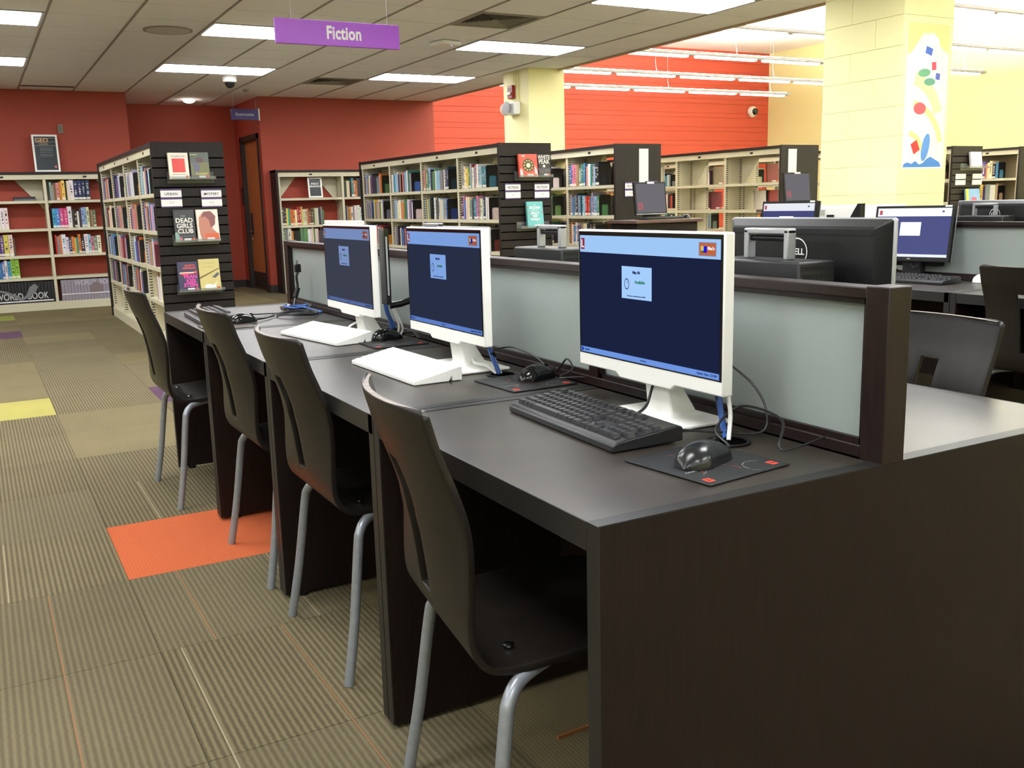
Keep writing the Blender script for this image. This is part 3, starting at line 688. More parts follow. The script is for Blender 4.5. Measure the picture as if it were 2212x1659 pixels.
MB().tube([Vector((.512,3.168,DH+.055))-o,Vector((.53,3.178,DH+.095))-o],.011,8).build('velcro_strap', BLACK, t, smooth=True)
MB().tube([Vector((.45,3.08,DH+.012))-o,Vector((.455,3.075,DH+.036))-o],.006,8).build('zip_tie', CORDW, t, smooth=True)
# things under the nearest desk
cords('white cords hanging under the nearest desk',[(CORDW,[(.36,.18,.62),(.37,.16,.52),(.40,.12,.42),(.42,.10,.36)],.004),(CORDW,[(.38,.19,.60),(.385,.17,.50),(.41,.14,.40)],.0035)])
tag(B(-.06,.06,-.004,.004,0,.007).build('wood_stick', mat('stick_wood',sr(150,96,52),.6), None, loc=(.36,.62,.0), rot=(0,0,.05)),'short brown wooden stick lying on the carpet under the nearest desk','stick')

# ================================================================== BLACK STATIONS (right hand side)
def back_station(label, loc, logo, rz=PI/2, lift=0, monitor=True):
    # local front = -Y faces the user; rz=+90deg makes the front look towards +X
    t = thing('black_monitor' if monitor else 'handled_computer', label, 'monitor' if monitor else 'computer', loc, rz, 'black monitors with handled computer stands')
    W, Hh, bz, fy = .465, .29, .105, -.02
    if monitor:
        b0 = bz; bz += lift
        MB().box(-W/2,W/2,fy,fy+.012,bz,bz+Hh).build('silver_rim', SILVER, t, bevel=.005)
        MB().box(-W/2+.012,W/2-.012,fy-.001,fy,bz+.014,bz+Hh-.014).build('screen', emis('dark_station_screen', sr(40,46,90), .8*SCR), t)
        v = MB(); a=[(-W/2+.003,bz+.003),(W/2-.003,bz+.003),(W/2-.003,bz+Hh-.003),(-W/2+.003,bz+Hh-.003)]; c=[(-W/2+.03,bz+.03),(W/2-.03,bz+.03),(W/2-.03,bz+Hh-.02),(-W/2+.03,bz+Hh-.02)]
        v.v += [(p[0],fy+.012,p[1]) for p in a]+[(p[0],fy+.034,p[1]) for p in c]; v.f += [(4,5,6,7),(0,1,5,4),(1,2,6,5),(2,3,7,6),(3,0,4,7)]; v.m += [0]*5
        back = v.build('back_cover', BLACK, t, bevel=.004)
        B(-W/2+.035,W/2-.035,fy+.0335,fy+.0352,bz+Hh-.035,bz+Hh-.031).build('vent_slot', mat('vent_void',(.003,.003,.003),.8), back)
        if logo:
            r=MB(); n=36; cz=bz+Hh-.072
            for k in range(n):
                a0,a1=2*PI*k/n,2*PI*(k+1)/n
                r.quad([(.030*math.cos(q),fy+.0352,cz+.030*math.sin(q)) for q in (a0,a1)]+[(.0275*math.cos(q),fy+.0352,cz+.0275*math.sin(q)) for q in (a1,a0)])
            r.build('logo_ring', WHITE, back)
            text('DELL',.019,WHITE,back,(0,fy+.0354,cz),rot=(PI/2,0,PI),bold=.0004,shear=0)
        bz = b0
    # stand with computer box and carrying handle
    B(-.03,.03,.02,.06,.02,bz+.12).build('stand_column', BLACK, t, bevel=.003)
    B(-.11,.11,-.05,.13,0,.018).build('stand_base', BLACK, t, bevel=.004)
    bx = MB().box(-.135,.135,.045,.145,.045,bz+.213).build('computer_box', DGREY, t, bevel=.004)
    vz = MB()
    for i in range(16):
        for j in range(7):
            z0 = .06+i*.016; y0 = .053+j*.012+(.006 if i%2 else 0)
            vz.box(-.1358,-.1351,y0,y0+.009,z0,z0+.009)
    tag(vz.build('vent_holes', mat('vent_void',(.003,.003,.003),.8), bx), kind='stuff')
    h = MB(); hz=bz+.213
    h.box(-.065,-.052,.083,.107,hz,hz+.062); h.box(.052,.065,.083,.107,hz,hz+.062); h.box(-.065,.065,.083,.107,hz+.052,hz+.064)
    h.build('carry_handle', SILVER, t, bevel=.003)
    MB().tube([(-.052,.095,hz+.043),(.052,.095,hz+.043)],.006,8).build('handle_grip', BLACK, t, smooth=True)
    return t
back_station('black monitor seen from behind with white ring logo, nearest partition pane',(.84,.455,DH),True,lift=.006)
back_station('black computer with silver carrying handle behind the second partition pane',(.84,1.335,DH),False,monitor=False)
back_station('black monitor with silver handle behind the second white monitor',(.84,2.16,DH),True,lift=-.028)
back_station('black monitor with silver handle across the rear desk row, right edge',(3.92,2.13,DH),True)
def front_monitor(label, loc, rz, tilt, bright):
    t = thing('black_bezel_monitor', label, 'monitor', loc, rz, 'black bezel monitors on the rear desk row')
    W, Hh, bz, fy = .42, .285, .095, -.03
    g = bpy.data.objects.new('display', MB().box(-W/2,W/2,0,.03,0,Hh).mesh('display', [BLACK])); COL.objects.link(g); g.parent = t; g.location=(0,fy,bz); g.rotation_euler=(-tilt,0,0)
    mm = lambda n,x0,x1,z0,z1,m,d: B(x0,x1,-d-.0003,-d,z0,z1).build(n,m,g)
    e = lambda n,c,s: emis(n+str(bright),c,s*bright*SCR)
    mm('screen',-W/2+.013,W/2-.013,.020,Hh-.013,e('rear_screen_navy',sr(76,80,128),1.0),.0005)
    mm('header_bar',-W/2+.013,W/2-.013,Hh-.055,Hh-.013,e('rear_screen_header',sr(236,238,246),1.1),.001)
    mm('footer_bar',-W/2+.013,W/2-.013,.020,.034,e('rear_screen_footer',sr(226,232,246),1.0),.001)
    mm('login_box',-.065,.045,Hh-.155,Hh-.085,e('rear_screen_box',sr(244,248,252),1.15),.001)
    mm('library_logo',-W/2+.022,-W/2+.038,Hh-.047,Hh-.024,e('rear_screen_red',sr(200,90,100),.9),.0014)
    mm('header_icon',W/2-.062,W/2-.050,Hh-.035,Hh-.027,e('rear_screen_icon',sr(70,80,140),.9),.0014)
    text('DELL',.009,WPAPER,g,(0,-.001,.010))
    MB().box(-W/2-.001,W/2+.001,.028,.036,-.001,Hh+.001).build('silver_rim', SILVER, g, bevel=.002)
    B(.16,.195,-.0012,-.0002,Hh-.008,Hh+.001).build('corner_sticker', WPAPER, g)
    B(-.05,.05,.01,.06,.012,bz+.12).build('stand_column', DGREY, t, bevel=.003)
    B(-.12,.12,-.09,.10,0,.014).build('stand_base', BLACK, t, bevel=.004)
    B(-.12,.14,.03,.13,bz-.03,bz+.16).build('mounted_computer', BLACK, t, bevel=.004)
    cable('cord',[(-.10,.02,bz-.02),(-.085,.0,bz-.045),(-.07,-.005,bz-.05)],.004,CORDK,t); cable('cord',[(.0,.0,bz-.01),(.02,-.01,bz-.035),(.05,0,bz-.02),(.06,.02,bz)],.003,CORDK,t)
    return t
front_monitor('angled black monitor with a pale login box on the rear desk row',(3.57,2.36,DH),-PI/2+.22,.16,1.15)
front_monitor('far black monitor with a pale header bar on the rear desk row',(3.37,3.04,DH+.035),-PI/2,.10,.9)

# ================================================================== BOOKCASES AND BOOKS
BOOKSPECS = []
unit = MB()   # unit book: thickness x 0..1, depth y 0..1 (spine at y=0), height z 0..1
tt=.07
unit.prism([(0,0.03),(.15,.006),(.5,0),(.85,.006),(1,.03),(1,1),(1-tt,1),(1-tt,.04),(tt,.04),(tt,1),(0,1)],'z',0,1)
unit.box(tt,1-tt,.04,.97,.015,.985,1)
UNITBOOK = unit.mesh('book', [BOOKM, PAPERE])
BOOKP = bpy.data.materials.new('plain_book_cloth'); BOOKP.use_nodes = True; _o = BOOKP.node_tree.nodes.new('ShaderNodeObjectInfo'); BOOKP.node_tree.links.new(_o.outputs['Color'], BOOKP.node_tree.nodes['Principled BSDF'].inputs['Base Color'])
PLAINBOOK = unit.mesh('book', [BOOKP, PAPERE])
PAL = {'navy':(40,44,84),'dark blue':(44,70,120),'blue':(70,118,176),'light blue':(150,178,206),'white':(226,222,216),'cream':(222,208,176),'grey':(140,138,136),'charcoal':(64,62,66),'black':(34,32,34),'maroon':(110,44,50),'red':(180,56,50),'pink':(206,130,138),'orange':(206,120,62),'yellow':(220,196,84),'tan':(172,140,104),'green':(92,136,84),'teal':(62,132,136),'purple':(98,78,130),'brown':(108,78,60),'lime':(142,188,72),'magenta':(204,72,130),'sky blue':(66,148,200)}
PALW = ['white','light blue','grey','cream','navy','dark blue','blue','light blue','white','white','white','cream','grey','grey','charcoal','charcoal','black','maroon','red','pink','orange','yellow','tan','green','teal','purple','brown']
PALP = ['light blue','light blue','white','white','grey','pink','blue','navy','tan','charcoal','maroon','cream','purple','orange']
PALG = ['charcoal','black','grey','white','grey','red','brown','charcoal','cream','orange','yellow','green','teal','white']
def bookcase(name, label, loc, rz, nb, bay, depth, double, levels, top=1.735, slat=None, near_plain=False, gussets=True, group='cream steel bookcases with dark tops', ends=(True,True), front_shelf_only=False):
    t = thing('bookcase', label, 'bookcase', loc, rz, group)
    Lx = nb*bay
    tp = B(-.03 if ends[0] else 0,Lx+(.0 if ends[1] else 0),-.012,depth+.012,top-.035,top-.004).build('top_panel', ENDP, t)
    fronts = [(0,1)] + ([(depth,-1)] if double else [])
    for (yf,sg) in fronts:
        a,c = sorted((yf+sg*.002,yf+sg*.016)); B(.0,Lx,a,c,top-.095,top-.035).build('valance', CREAM, t)
        a,c = sorted((yf+sg*.004,yf+sg*.02)); B(.0,Lx,a,c,0,.095).build('kick_base', CREAM, t)
        for k in range(nb):
            a,c = sorted((yf-sg*.002,yf+sg*.002)); B((k+.5)*bay-.022,(k+.5)*bay+.022,a,c,top-.075,top-.055).build('label_clip', BLACK, t)
    for k in range(nb+1):
        x = k*bay
        lo,hi = x-.017,x+.017
        if k==0: lo,hi=0,.03
        if k==nb: lo,hi=Lx-.03,Lx
        p = B(lo,hi,.012,depth-.012 if double else depth,0.0,top-.036).build('upright', CREAM, t)
        sl = MB()
        for zc in range(0,64):
            z0=.14+zc*.0254
            if z0>top-.12: break
            for yc in ([.035,depth/2-.03,depth/2+.03,depth-.035] if double else [.035,depth-.05]):
                for xs in ((lo-.0006,lo),(hi,hi+.0006)):
                    sl.box(xs[0],xs[1],yc-.014,yc+.014,z0,z0+.0095)
        tag(sl.build('slot_holes', SLOT, p), kind='stuff')
    for (yf,sg) in fronts:
        for k in range(nb):
            for lv in levels:
                a,c = sorted((yf+sg*.006,yf+sg*(.25 if double else depth-.01)))
                m=MB(); m.box(k*bay+.018,(k+1)*bay-.018,a,c,lv-.012,lv)
                l0,l1 = sorted((yf+sg*.006,yf+sg*.012)); m.box(k*bay+.018,(k+1)*bay-.018,l0,l1,lv-.032,lv-.012)
                m.build('shelf', CREAM, t)
    if gussets:
        yb = depth/2 if double else depth-.012
        for k in range(nb):
            a,c = k*bay+.018,(k+1)*bay-.018
            MB().prism([(a,top-.095),(a+.30,top-.095),(a,top-.095-.36)],'y',yb-.003,yb+.003).build('gusset_plate', CREAM, t)
            MB().prism([(c,top-.095),(c,top-.095-.36),(c-.30,top-.095)],'y',yb-.003,yb+.003).build('gusset_plate', CREAM, t)
    for (flag,x0,x1) in ((ends[0],-.03,0),(ends[1],Lx,Lx+.03)):
        if not flag: continue
        if x1 > Lx and slat:
            e = B(x0,x1-.014,-.014,depth+.014,0,top).build('end_panel', GROOVE, t)
            zs = [0]+[s for s in slat]+[top]
            for i in range(len(zs)-1):
                B(x1-.014,x1,-.014,depth+.014,zs[i]+(.006 if i else 0),zs[i+1]-.006 if i<len(zs)-2 else zs[i+1]).build('slat', ENDP, e)
            if True:
                B(x0,x1,-.0165,-.0135,0,top).build('edge_band', ENDP, e)
        else:
            B(x0,x1,-.014,depth+.014,0,top).build('end_panel', ENDP, t, bevel=.001)
    return t
def local2world(loc, rz, p):
    c,s_ = math.cos(rz), math.sin(rz); return Vector((loc[0]+p[0]*c-p[1]*s_, loc[1]+p[0]*s_+p[1]*c, loc[2]+p[2]))
BE = MB()   # bookend: plate with a tongue cut-out, facing local +X
pw, ph = .15, .215
outer=[(.0,0),(.0,ph-.012),(.012,ph),(pw-.012,ph),(pw,ph-.012),(pw,0)]
inn=[(.035,0),(.035,.10),(.045,.115),(pw-.045,.115),(pw-.035,.10),(pw-.035,0)]
for (x0) in (0,):
    n=len(BE.v); BE.v += [(0,a,b_) for a,b_ in outer]+[(0,a,b_) for a,b_ in inn]+[(.002,a,b_) for a,b_ in outer]+[(.002,a,b_) for a,b_ in inn]
    for i in range(5):
        BE.f.append((i,i+1,6+i+1,6+i)); BE.f.append((12+i,18+i,18+i+1,12+i+1)); BE.f.append((i,12+i,12+i+1,i+1)); BE.f.append((6+i,6+i+1,18+i+1,18+i)); BE.m += [0]*4
BE.box(-.09,0,.04,pw-.04,.0,.0012)
BEMESH = BE.mesh('bookend', mat('bookend_black', sr(16,16,17), .5))
def add_books(loc, rz, z, x0, x1, pal, where, yfront=.02, specs=None, hrange=(.19,.245), trange=(.018,.042), bookend=False, rnd=random, flip=False, lean=0, drange=(.14,.165)):
    x = x0; lst = []
    if specs:
        for (cn,th,hh) in specs: lst.append((cn,th,hh,rnd.uniform(*drange)))
    else:
        while True:
            th = rnd.uniform(*trange)
            if sum(a[1]+.001 for a in lst)+th > x1-x0: break
            if lst and rnd.random()<.18: cn,_,hh,_ = lst[-1]; th = lst[-1][1]
            else: cn = rnd.choice(pal); hh = rnd.uniform(*hrange)
            lst.append((cn,th,hh,rnd.uniform(*drange)))
            if sum(a[1]+.001 for a in lst) > x1-x0: break
    for i,(cn,th,hh,dd) in enumerate(lst):
        if flip: p = local2world(loc,rz,(x+th,yfront,z)); r = rz+PI
        else: p = local2world(loc,rz,(x,yfront+rnd.uniform(0,.012),z)); r = rz
        c = [min(255,max(0,v+rnd.uniform(-14,14))) for v in PAL[cn]]
        BOOKSPECS.append(dict(p=p,rz=r,s=(th*.985,dd,hh),c=sr(*c),cn=cn,i=i+1,n=len(lst),where=where,flip=flip))
        x += th+.001
    if bookend:
        o = bpy.data.objects.new('bookend', BEMESH); COL.objects.link(o); o.location = local2world(loc,rz,(x+.002,yfront+.005,z)); o.rotation_euler=(0,0,rz)
        tag(o,'black bookend, %s' % where,'bookend','black bookends')
    return x
LV = [.10,.42,.71,1.02,1.33]
SL = [round(.11+.0785*i,4) for i in range(20)]
SLP = [1.607-.0785*i for i in range(19)][::-1]
rb = random.Random(11)
shn = {1.33:'top shelf',1.02:'second shelf',.71:'third shelf',.42:'fourth shelf',.10:'bottom shelf'}
# --- URBAN / MYSTERY unit
URB = ((.621,11.03,0),-PI/2); nb=4; bay=.93
bookcase('urban','double bookcase with URBAN and MYSTERY labels on its slatted end panel',URB[0],URB[1],4,bay,.546,True,LV,slat=SLP)
bn = ['furthest bay','second furthest bay','second nearest bay','nearest bay']
for k in range(4):
    for lv in LV[1:]:
        if lv == .42 and k == 3: 
            add_books(*URB,lv,k*bay+.36,k*bay+.62,PALP,'%s, %s of URBAN bookcase' % (shn[lv],bn[k]),rnd=rb); continue
        if lv == .71 and k == 3:
            add_books(*URB,lv,k*bay+.04,k*bay+.50,PALP,'%s, %s of URBAN bookcase' % (shn[lv],bn[k]),rnd=rb); continue
        wd = rb.uniform(.50,.64)
        add_books(*URB,lv,k*bay+.035,k*bay+wd,PALP,'%s, %s of URBAN bookcase' % (shn[lv],bn[k]),bookend=True,rnd=rb)
# --- rows A, B, C, C2, D, E
def row(x0, label, key, slat, filled, nb=4, levels=LV, y0=7.15, rightfill=True):
    loc=(x0,y0+nb*.93,0); rz=-PI/2
    bc = bookcase('row',label,loc,rz,nb,.93,.546,True,levels,slat=slat)
    for k in range(nb):
        for lv in levels[1:]:
            f = filled(k,lv)
            if f: add_books(loc,rz,lv,k*.93+.035,k*.93+f,PALW,'%s, %s of %s' % (shn[lv],(bn if nb==4 else bn[4-nb:] if nb<4 else [ordn(6-q)+' nearest bay' for q in range(6)])[k],key),bookend=True,rnd=rb,trange=(.022,.046))
            if rightfill and lv>.5: add_books(loc,rz,lv,k*.93+.10,k*.93+.62,PALW,'rear face of '+key,yfront=.546-.02,flip=True,rnd=rb,trange=(.03,.05))
    return bc
row(3.712,'double bookcase with two FICTION labels on its slatted end panel','first FICTION bookcase',SLP,lambda k,lv: rb.uniform(.60,.70))
row(5.045,'double bookcase with a white strip and FICTION label on its plain end','second FICTION bookcase',None,lambda k,lv: rb.uniform(.52,.66))
row(7.30,'nearly empty double bookcase with a white strip and purple label holder','empty bookcase',None,lambda k,lv: 0, rightfill=False)
row(9.0,'double bookcase half hidden behind the near yellow pillar','pillar bookcase',None,lambda k,lv: rb.uniform(.5,.7),nb=6,rightfill=False)
row(10.22,'double bookcase with a blue lit slatted end beside the near yellow pillar','blue end bookcase',SLP,lambda k,lv: 0,nb=2,rightfill=False)
RB = B(0,.006,0,1.86,.1,1.68).build('back_panel', mat('tan_back_panel',sr(150,136,110),.6))
rowE = row(11.58,'double bookcase at the far right edge','right edge bookcase',None,lambda k,lv: rb.uniform(.55,.7),nb=2,rightfill=False)
RB.parent = rowE; RB.location = (0,.27,0); RB.rotation_euler = (0,0,-PI/2)
# a few face-out books on the far side of the empty row
# --- wall bookcase on the left
WL = ((-1.735,12.31,0),0)
LVL = [.10,.41,.685,1.01,1.35]
bookcase('wall_left_case','cream wall bookcase of reference books against the red wall',WL[0],0,3,.93,.262,False,LVL,top=1.70,ends=(True,True))
X1, X2 = .93+.03, 1.86+.03
w_ = 'second shelf, middle bay of reference bookcase'
add_books(*WL,1.01,X1+.18,0,None,w_,specs=[('grey',.03,.24),('orange',.03,.25),('white',.045,.26)]+[('white',.042,.262)]*4,rnd=rb)
add_books(*WL,.685,X1+.16,0,None,'third shelf, middle bay of reference bookcase',specs=[('navy',.045,.255),('purple',.045,.26),('navy',.04,.25),('purple',.042,.255),('purple',.04,.255),('yellow',.05,.262),('cream',.05,.262),('brown',.02,.22)],rnd=rb)
add_books(*WL,.41,X1+.18,0,None,'fourth shelf, middle bay of reference bookcase',specs=[('white',.03,.21),('black',.035,.235),('dark blue',.03,.205),('blue',.02,.2),('blue',.025,.2),('blue',.028,.215),('white',.03,.23),('sky blue',.035,.215),('lime',.045,.25),('lime',.05,.25)],rnd=rb)
add_books(*WL,1.35,X2+.02,0,None,'top shelf, right bay of reference bookcase',specs=[('grey',.025,.22),('grey',.02,.19),('brown',.025,.21),('pink',.035,.215),('orange',.025,.225),('yellow',.04,.24),('black',.02,.2),('cream',.022,.235),('white',.055,.245)]+[('navy',.045,.24)]*4,rnd=rb)
add_books(*WL,1.01,X2+.02,0,None,'second shelf, right bay of reference bookcase',specs=[('sky blue',.04,.24),('sky blue',.04,.24),('magenta',.045,.242),('magenta',.045,.242),('white',.05,.262),('charcoal',.022,.22),('black',.03,.23),('white',.025,.2),('charcoal',.025,.23),('light blue',.03,.245),('light blue',.03,.25),('cream',.03,.25),('brown',.02,.22),('tan',.022,.21),('green',.03,.215)],rnd=rb)
add_books(*WL,.685,X2+.02,0,None,'third shelf, right bay of reference bookcase',specs=[('red',.02,.24),('grey',.025,.22),('orange',.025,.235),('white',.05,.245),('white',.03,.21),('dark blue',.03,.2),('orange',.03,.215),('yellow',.025,.2),('teal',.02,.2),('orange',.03,.24),('charcoal',.04,.19),('white',.045,.24),('light blue',.03,.235),('pink',.03,.21),('grey',.04,.21),('cream',.045,.22)],rnd=rb)
# encyclopedia sets spanning the bottom shelves
def encyc(x0, n, key, mcol, wcol, tcol, cn):
    th = .036
    for i in range(n):
        p = local2world(*WL,(x0+i*(th+.0012),.015,.10))
        BOOKSPECS.append(dict(p=p,rz=0,s=(th,.19,.262),c=sr(*mcol),cn=cn,i=i+1,n=n,where='bottom shelf encyclopedia set, %s bay' % key,flip=False,plain=True))
encyc(X1+.06,22,'middle',(34,34,38),None,None,'black'); encyc(X2+.03,22,'right',(150,142,154),None,None,'grey')
# --- wall bookcase with graphic novels
WG = ((3.035,12.31,0),0)
bookcase('graphics_case','cream wall bookcase of graphic novels under the red wall',WG[0],0,2,.93,.262,False,[.10,.38,.66,.94,1.315],top=1.70,ends=(True,True))
for (lv,k,a,c,nm) in ((.94,0,.03,.64,'second shelf, left bay'),(.66,0,.03,.62,'third shelf, left bay'),(1.315,1,.03,.60,'top shelf, right bay'),(.94,1,.03,.60,'second shelf, right bay'),(.66,1,.03,.60,'third shelf, right bay')):
    add_books(*WG,lv,k*.93+a,k*.93+c,PALG,nm+' of graphic novel bookcase',rnd=rb,hrange=(.2,.265),trange=(.014,.034))
# --- emit the books: largest in view become individuals, the rest one mass
def appsize(s):
    c = Vector((s['s'][0]/2,0,s['s'][2]/2)); q = s['p']+Vector((c.x*math.cos(s['rz']),c.x*math.sin(s['rz']),c.z))
    d = q-CAM; n = Vector((math.sin(s['rz']),-math.cos(s['rz']),0))
    if d.dot(n) > 0: return 0
    lx, lz, ly = d.dot(r2), d.dot(fwd), d.dot(u2)
    if lz <= 0 or abs(lx/lz) > 1110/2078 or abs(ly/lz) > 835/2078: return 0
    return s['s'][0]*s['s'][2]*abs(d.normalized().dot(n))/d.length_squared
BOOKSPECS.sort(key=appsize, reverse=True)
NIND = 288
for s in BOOKSPECS[:NIND]:
    o = bpy.data.objects.new('book', PLAINBOOK if s.get('plain') else UNITBOOK); COL.objects.link(o); o.location = s['p']; o.rotation_euler=(0,0,s['rz']); o.scale = s['s']; o.color = (*s['c'],1)
    tag(o,'%s book, %s from left, %s' % (s['cn'],ordn(s['i']),s['where']),'book','books on the library shelves')
mv=[];mf=[];mc=[]
for s in BOOKSPECS[NIND:]:
    n=len(mv); ca,sa=math.cos(s['rz']),math.sin(s['rz'])
    sx_,sy_,sz_=s['s']
    for zz in (0,sz_):
        for (x,y) in ((0,.004),(sx_*.5,0),(sx_,.004),(sx_,sy_),(0,sy_)):
            mv.append((s['p'].x+x*ca-y*sa,s['p'].y+x*sa+y*ca,s['p'].z+zz))
    for f in ((4,3,2,1,0),(5,6,7,8,9),(0,1,6,5),(1,2,7,6),(2,3,8,7),(3,4,9,8),(4,0,5,9)): mf.append(tuple(n+i for i in f)); mc.append(s['c'])
me=bpy.data.meshes.new('shelved_books'); me.from_pydata(mv,[],mf); me.materials.append(BOOKS)
ca_=me.color_attributes.new('Col','FLOAT_COLOR','CORNER'); li=0
for p,c in zip(me.polygons,mc):
    for _ in range(p.loop_total): ca_.data[li].color=(*c,1); li+=1
o=bpy.data.objects.new('shelved_books',me); COL.objects.link(o); tag(o,'distant rows of mixed library books filling the remaining shelves','books',kind='stuff')
# lettering printed across the encyclopedia spines
for (x0,key,col) in ((X1+.06,'black encyclopedia spines',(226,226,228)),(X2+.03,'grey encyclopedia spines',(205,198,212))):
    p = local2world(*WL,(x0+.40,.012,.10))
    t = thing('spine_print','WORLD BOOK lettering printed across the %s' % key,'lettering',p)
    ink = mat('spine_ink_'+key[:4], sr(*col), .6)
    if key[0]=='b':
        text('WORLD  BOOK',.115,ink,t,(.05,0,.085),sx=.72); B(-.40,.40,-.0008,.0004,.018,.034).build('white_band', ink, t)
        MB().prism([(-.30,.20),(-.12,.16),(0,.10),(.05,.06),(.10,.11),(.14,.2),(.2,.24),(.24,.2),(.2,.13),(.12,.07),(.03,.03),(-.05,.08),(-.14,.14),(-.3,.18)],'y',-.0006,.0004).build('figure_print', mat('spine_grey_print',sr(120,120,124),.6), t)
    else:
        text('WORLD  BOOK',.085,ink,t,(.0,0,.215),sx=.8); B(-.40,.40,-.0008,.0004,.075,.088).build('white_band', mat('spine_ink_blac',sr(226,226,228),.6), t)
        MB().prism([(-.06,.09),(-.07,.16),(-.03,.21),(.02,.22),(.07,.19),(.09,.14),(.08,.09)],'y',-.0006,.0004).build('animal_print', mat('spine_tan_print',sr(128,112,112),.6), t)
# flat book lying on the empty top shelf of the reference bookcase
p = local2world(*WL,(X1+.55,.04,1.35)); t = thing('flat_books','dark books lying flat on the top shelf of the reference bookcase','books',p)
B(0,.24,0,.17,0,.022).build('lower_book', mat('flat_book_grey',sr(110,108,112),.5), t, bevel=.002); B(-.01,.235,.0,.17,.022,.05).build('upper_book', mat('flat_book_dark',sr(38,36,40),.5), t, bevel=.002)

# ------------------------------------------------------------------ display books on the end panels
def display_book(label, x0, x1, z0, z1, yw, base, lean=.12, parts=None, th=.026):
    t = thing('display_book', label, 'book', (x0,yw-.07,z0), 0, 'face out display books')
    W, Hh = x1-x0, (z1-z0)/math.cos(lean)
    g = bpy.data.objects.new('volume', MB().box(.002,W-.002,.003,th-.003,.002,Hh-.002).mesh('volume', PAPERE)); COL.objects.link(g); g.parent=t; g.rotation_euler=(-lean,0,0)
    B(0,W,0,.003,0,Hh).build('front_cover', base, g); B(0,W,th-.003,th,0,Hh).build('back_cover', base, g); B(0,.003,0,th,0,Hh).build('spine', base, g)
    if parts: parts(g,W,Hh)
    B(W*.42,W*.76,-.0014,-.0002,.008,.024).build('call_label', WPAPER, g)
    MB().lathe([(.0001,-.0016),(.011,-.0016),(.011,-.0002),(.0001,-.0002)],16,(W*.88,0,.018),'y').build('orange_sticker', mat('orange_dot',sr(222,92,52),.5), g)
    return t
C_ = lambda n,*c: mat('cover_'+n, sr(*c), .3)
def rect(g,n,x0,x1,z0,z1,m,d=.0006): return B(x0,x1,-d,0,z0,z1).build(n,m,g)
def poly(g,n,pts,m,d=.0008): return MB().prism(pts,'y',-d,0).build(n,m,g)
def db1(g,W,Hh):
    rect(g,'red_panel',W*.18,W*.82,Hh*.25,Hh*.78,C_('red',222,62,48)); k=C_('ink',90,80,74)
    text('THE NOBEL HOTEL',.013,k,g,(W*.5,-.0006,Hh*.86)); text('NATHAN HAROLD',.013,k,g,(W*.5,-.0006,Hh*.17))
def db2(g,W,Hh):
    rect(g,'meadow_print',.004,W-.004,.03,Hh*.62,C_('moss',110,112,60)); poly(g,'figure_print',[(.03,.04),(.06,.04),(.075,.10),(.05,.15),(.02,.13)],C_('slate',90,92,108)); poly(g,'hair_print',[(.05,Hh*.62),(.09,Hh*.6),(.11,Hh*.72),(.08,Hh*.82),(.045,Hh*.78)],C_('umber',84,56,44)); rect(g,'title_bar',.004,W*.4,Hh*.90,Hh*.93,C_('limebar',190,200,110)); text('Doomed',.032,C_('wheat',216,200,96),g,(W*.55,-.0012,Hh*.2),sx=.8)
def db3(g,W,Hh):
    k=C_('bone',226,222,212)
    text('THE',.022,C_('sage',130,150,140),g,(W*.45,-.0006,Hh*.80)); text('DEAD',.052,k,g,(W*.5,-.0006,Hh*.66),bold=.0012); text('GIRLS',.05,k,g,(W*.5,-.0006,Hh*.49),bold=.0012); text('CLUB',.05,k,g,(W*.52,-.0006,Hh*.32),bold=.0012); text('DAMIEN ANGELICA WALTERS',.009,C_('sage',130,150,140),g,(W*.55,-.0006,Hh*.17)); poly(g,'flower_print',[(.0,.0),(.04,.0),(.03,.06),(.015,.08),(.0,.07)],C_('mint',130,160,150)); rect(g,'pink_spot',.03,.055,.004,.035,C_('rose',200,80,110))
def db4(g,W,Hh):
    poly(g,'portrait_print',[(.02,.05),(.015,.13),(.02,.19),(.06,Hh*.93),(.11,Hh*.95),(.15,Hh*.8),(.15,.15),(.12,.10),(.16,.06),(W-.004,.05),(W-.004,.004),(.03,.004)],C_('sienna',186,120,98)); poly(g,'hair_print',[(.04,.19),(.06,Hh*.92),(.12,Hh*.94),(.155,Hh*.78),(.145,.13),(.11,.11),(.10,.17),(.07,.20)],C_('mulberry',134,76,72),.001); rect(g,'orange_shirt',.06,W-.006,.01,.06,C_('rust',206,92,52),.0012)
def db5(g,W,Hh):
    pk=C_('hotpink',222,70,170); co=C_('coral',232,84,66)
    text('JEANETTE',.018,co,g,(W*.62,-.0006,Hh*.87),bold=.0006); text('WINTERSON',.018,co,g,(W*.58,-.0006,Hh*.78),bold=.0006); poly(g,'ribbon_print',[(.01,Hh*.60),(.05,Hh*.66),(.12,Hh*.64),(W-.01,Hh*.69),(W-.01,Hh*.6),(.1,Hh*.58),(.04,Hh*.55)],co); rect(g,'ribbon_band',.015,W*.8,Hh*.615,Hh*.645,WPAPER,.001)
    text('FRAN',.042,pk,g,(W*.60,-.0012,Hh*.49),bold=.0016); text('KISS',.042,pk,g,(W*.62,-.0012,Hh*.34),bold=.0016); text('STEIN',.042,pk,g,(W*.58,-.0012,Hh*.2),bold=.0016)
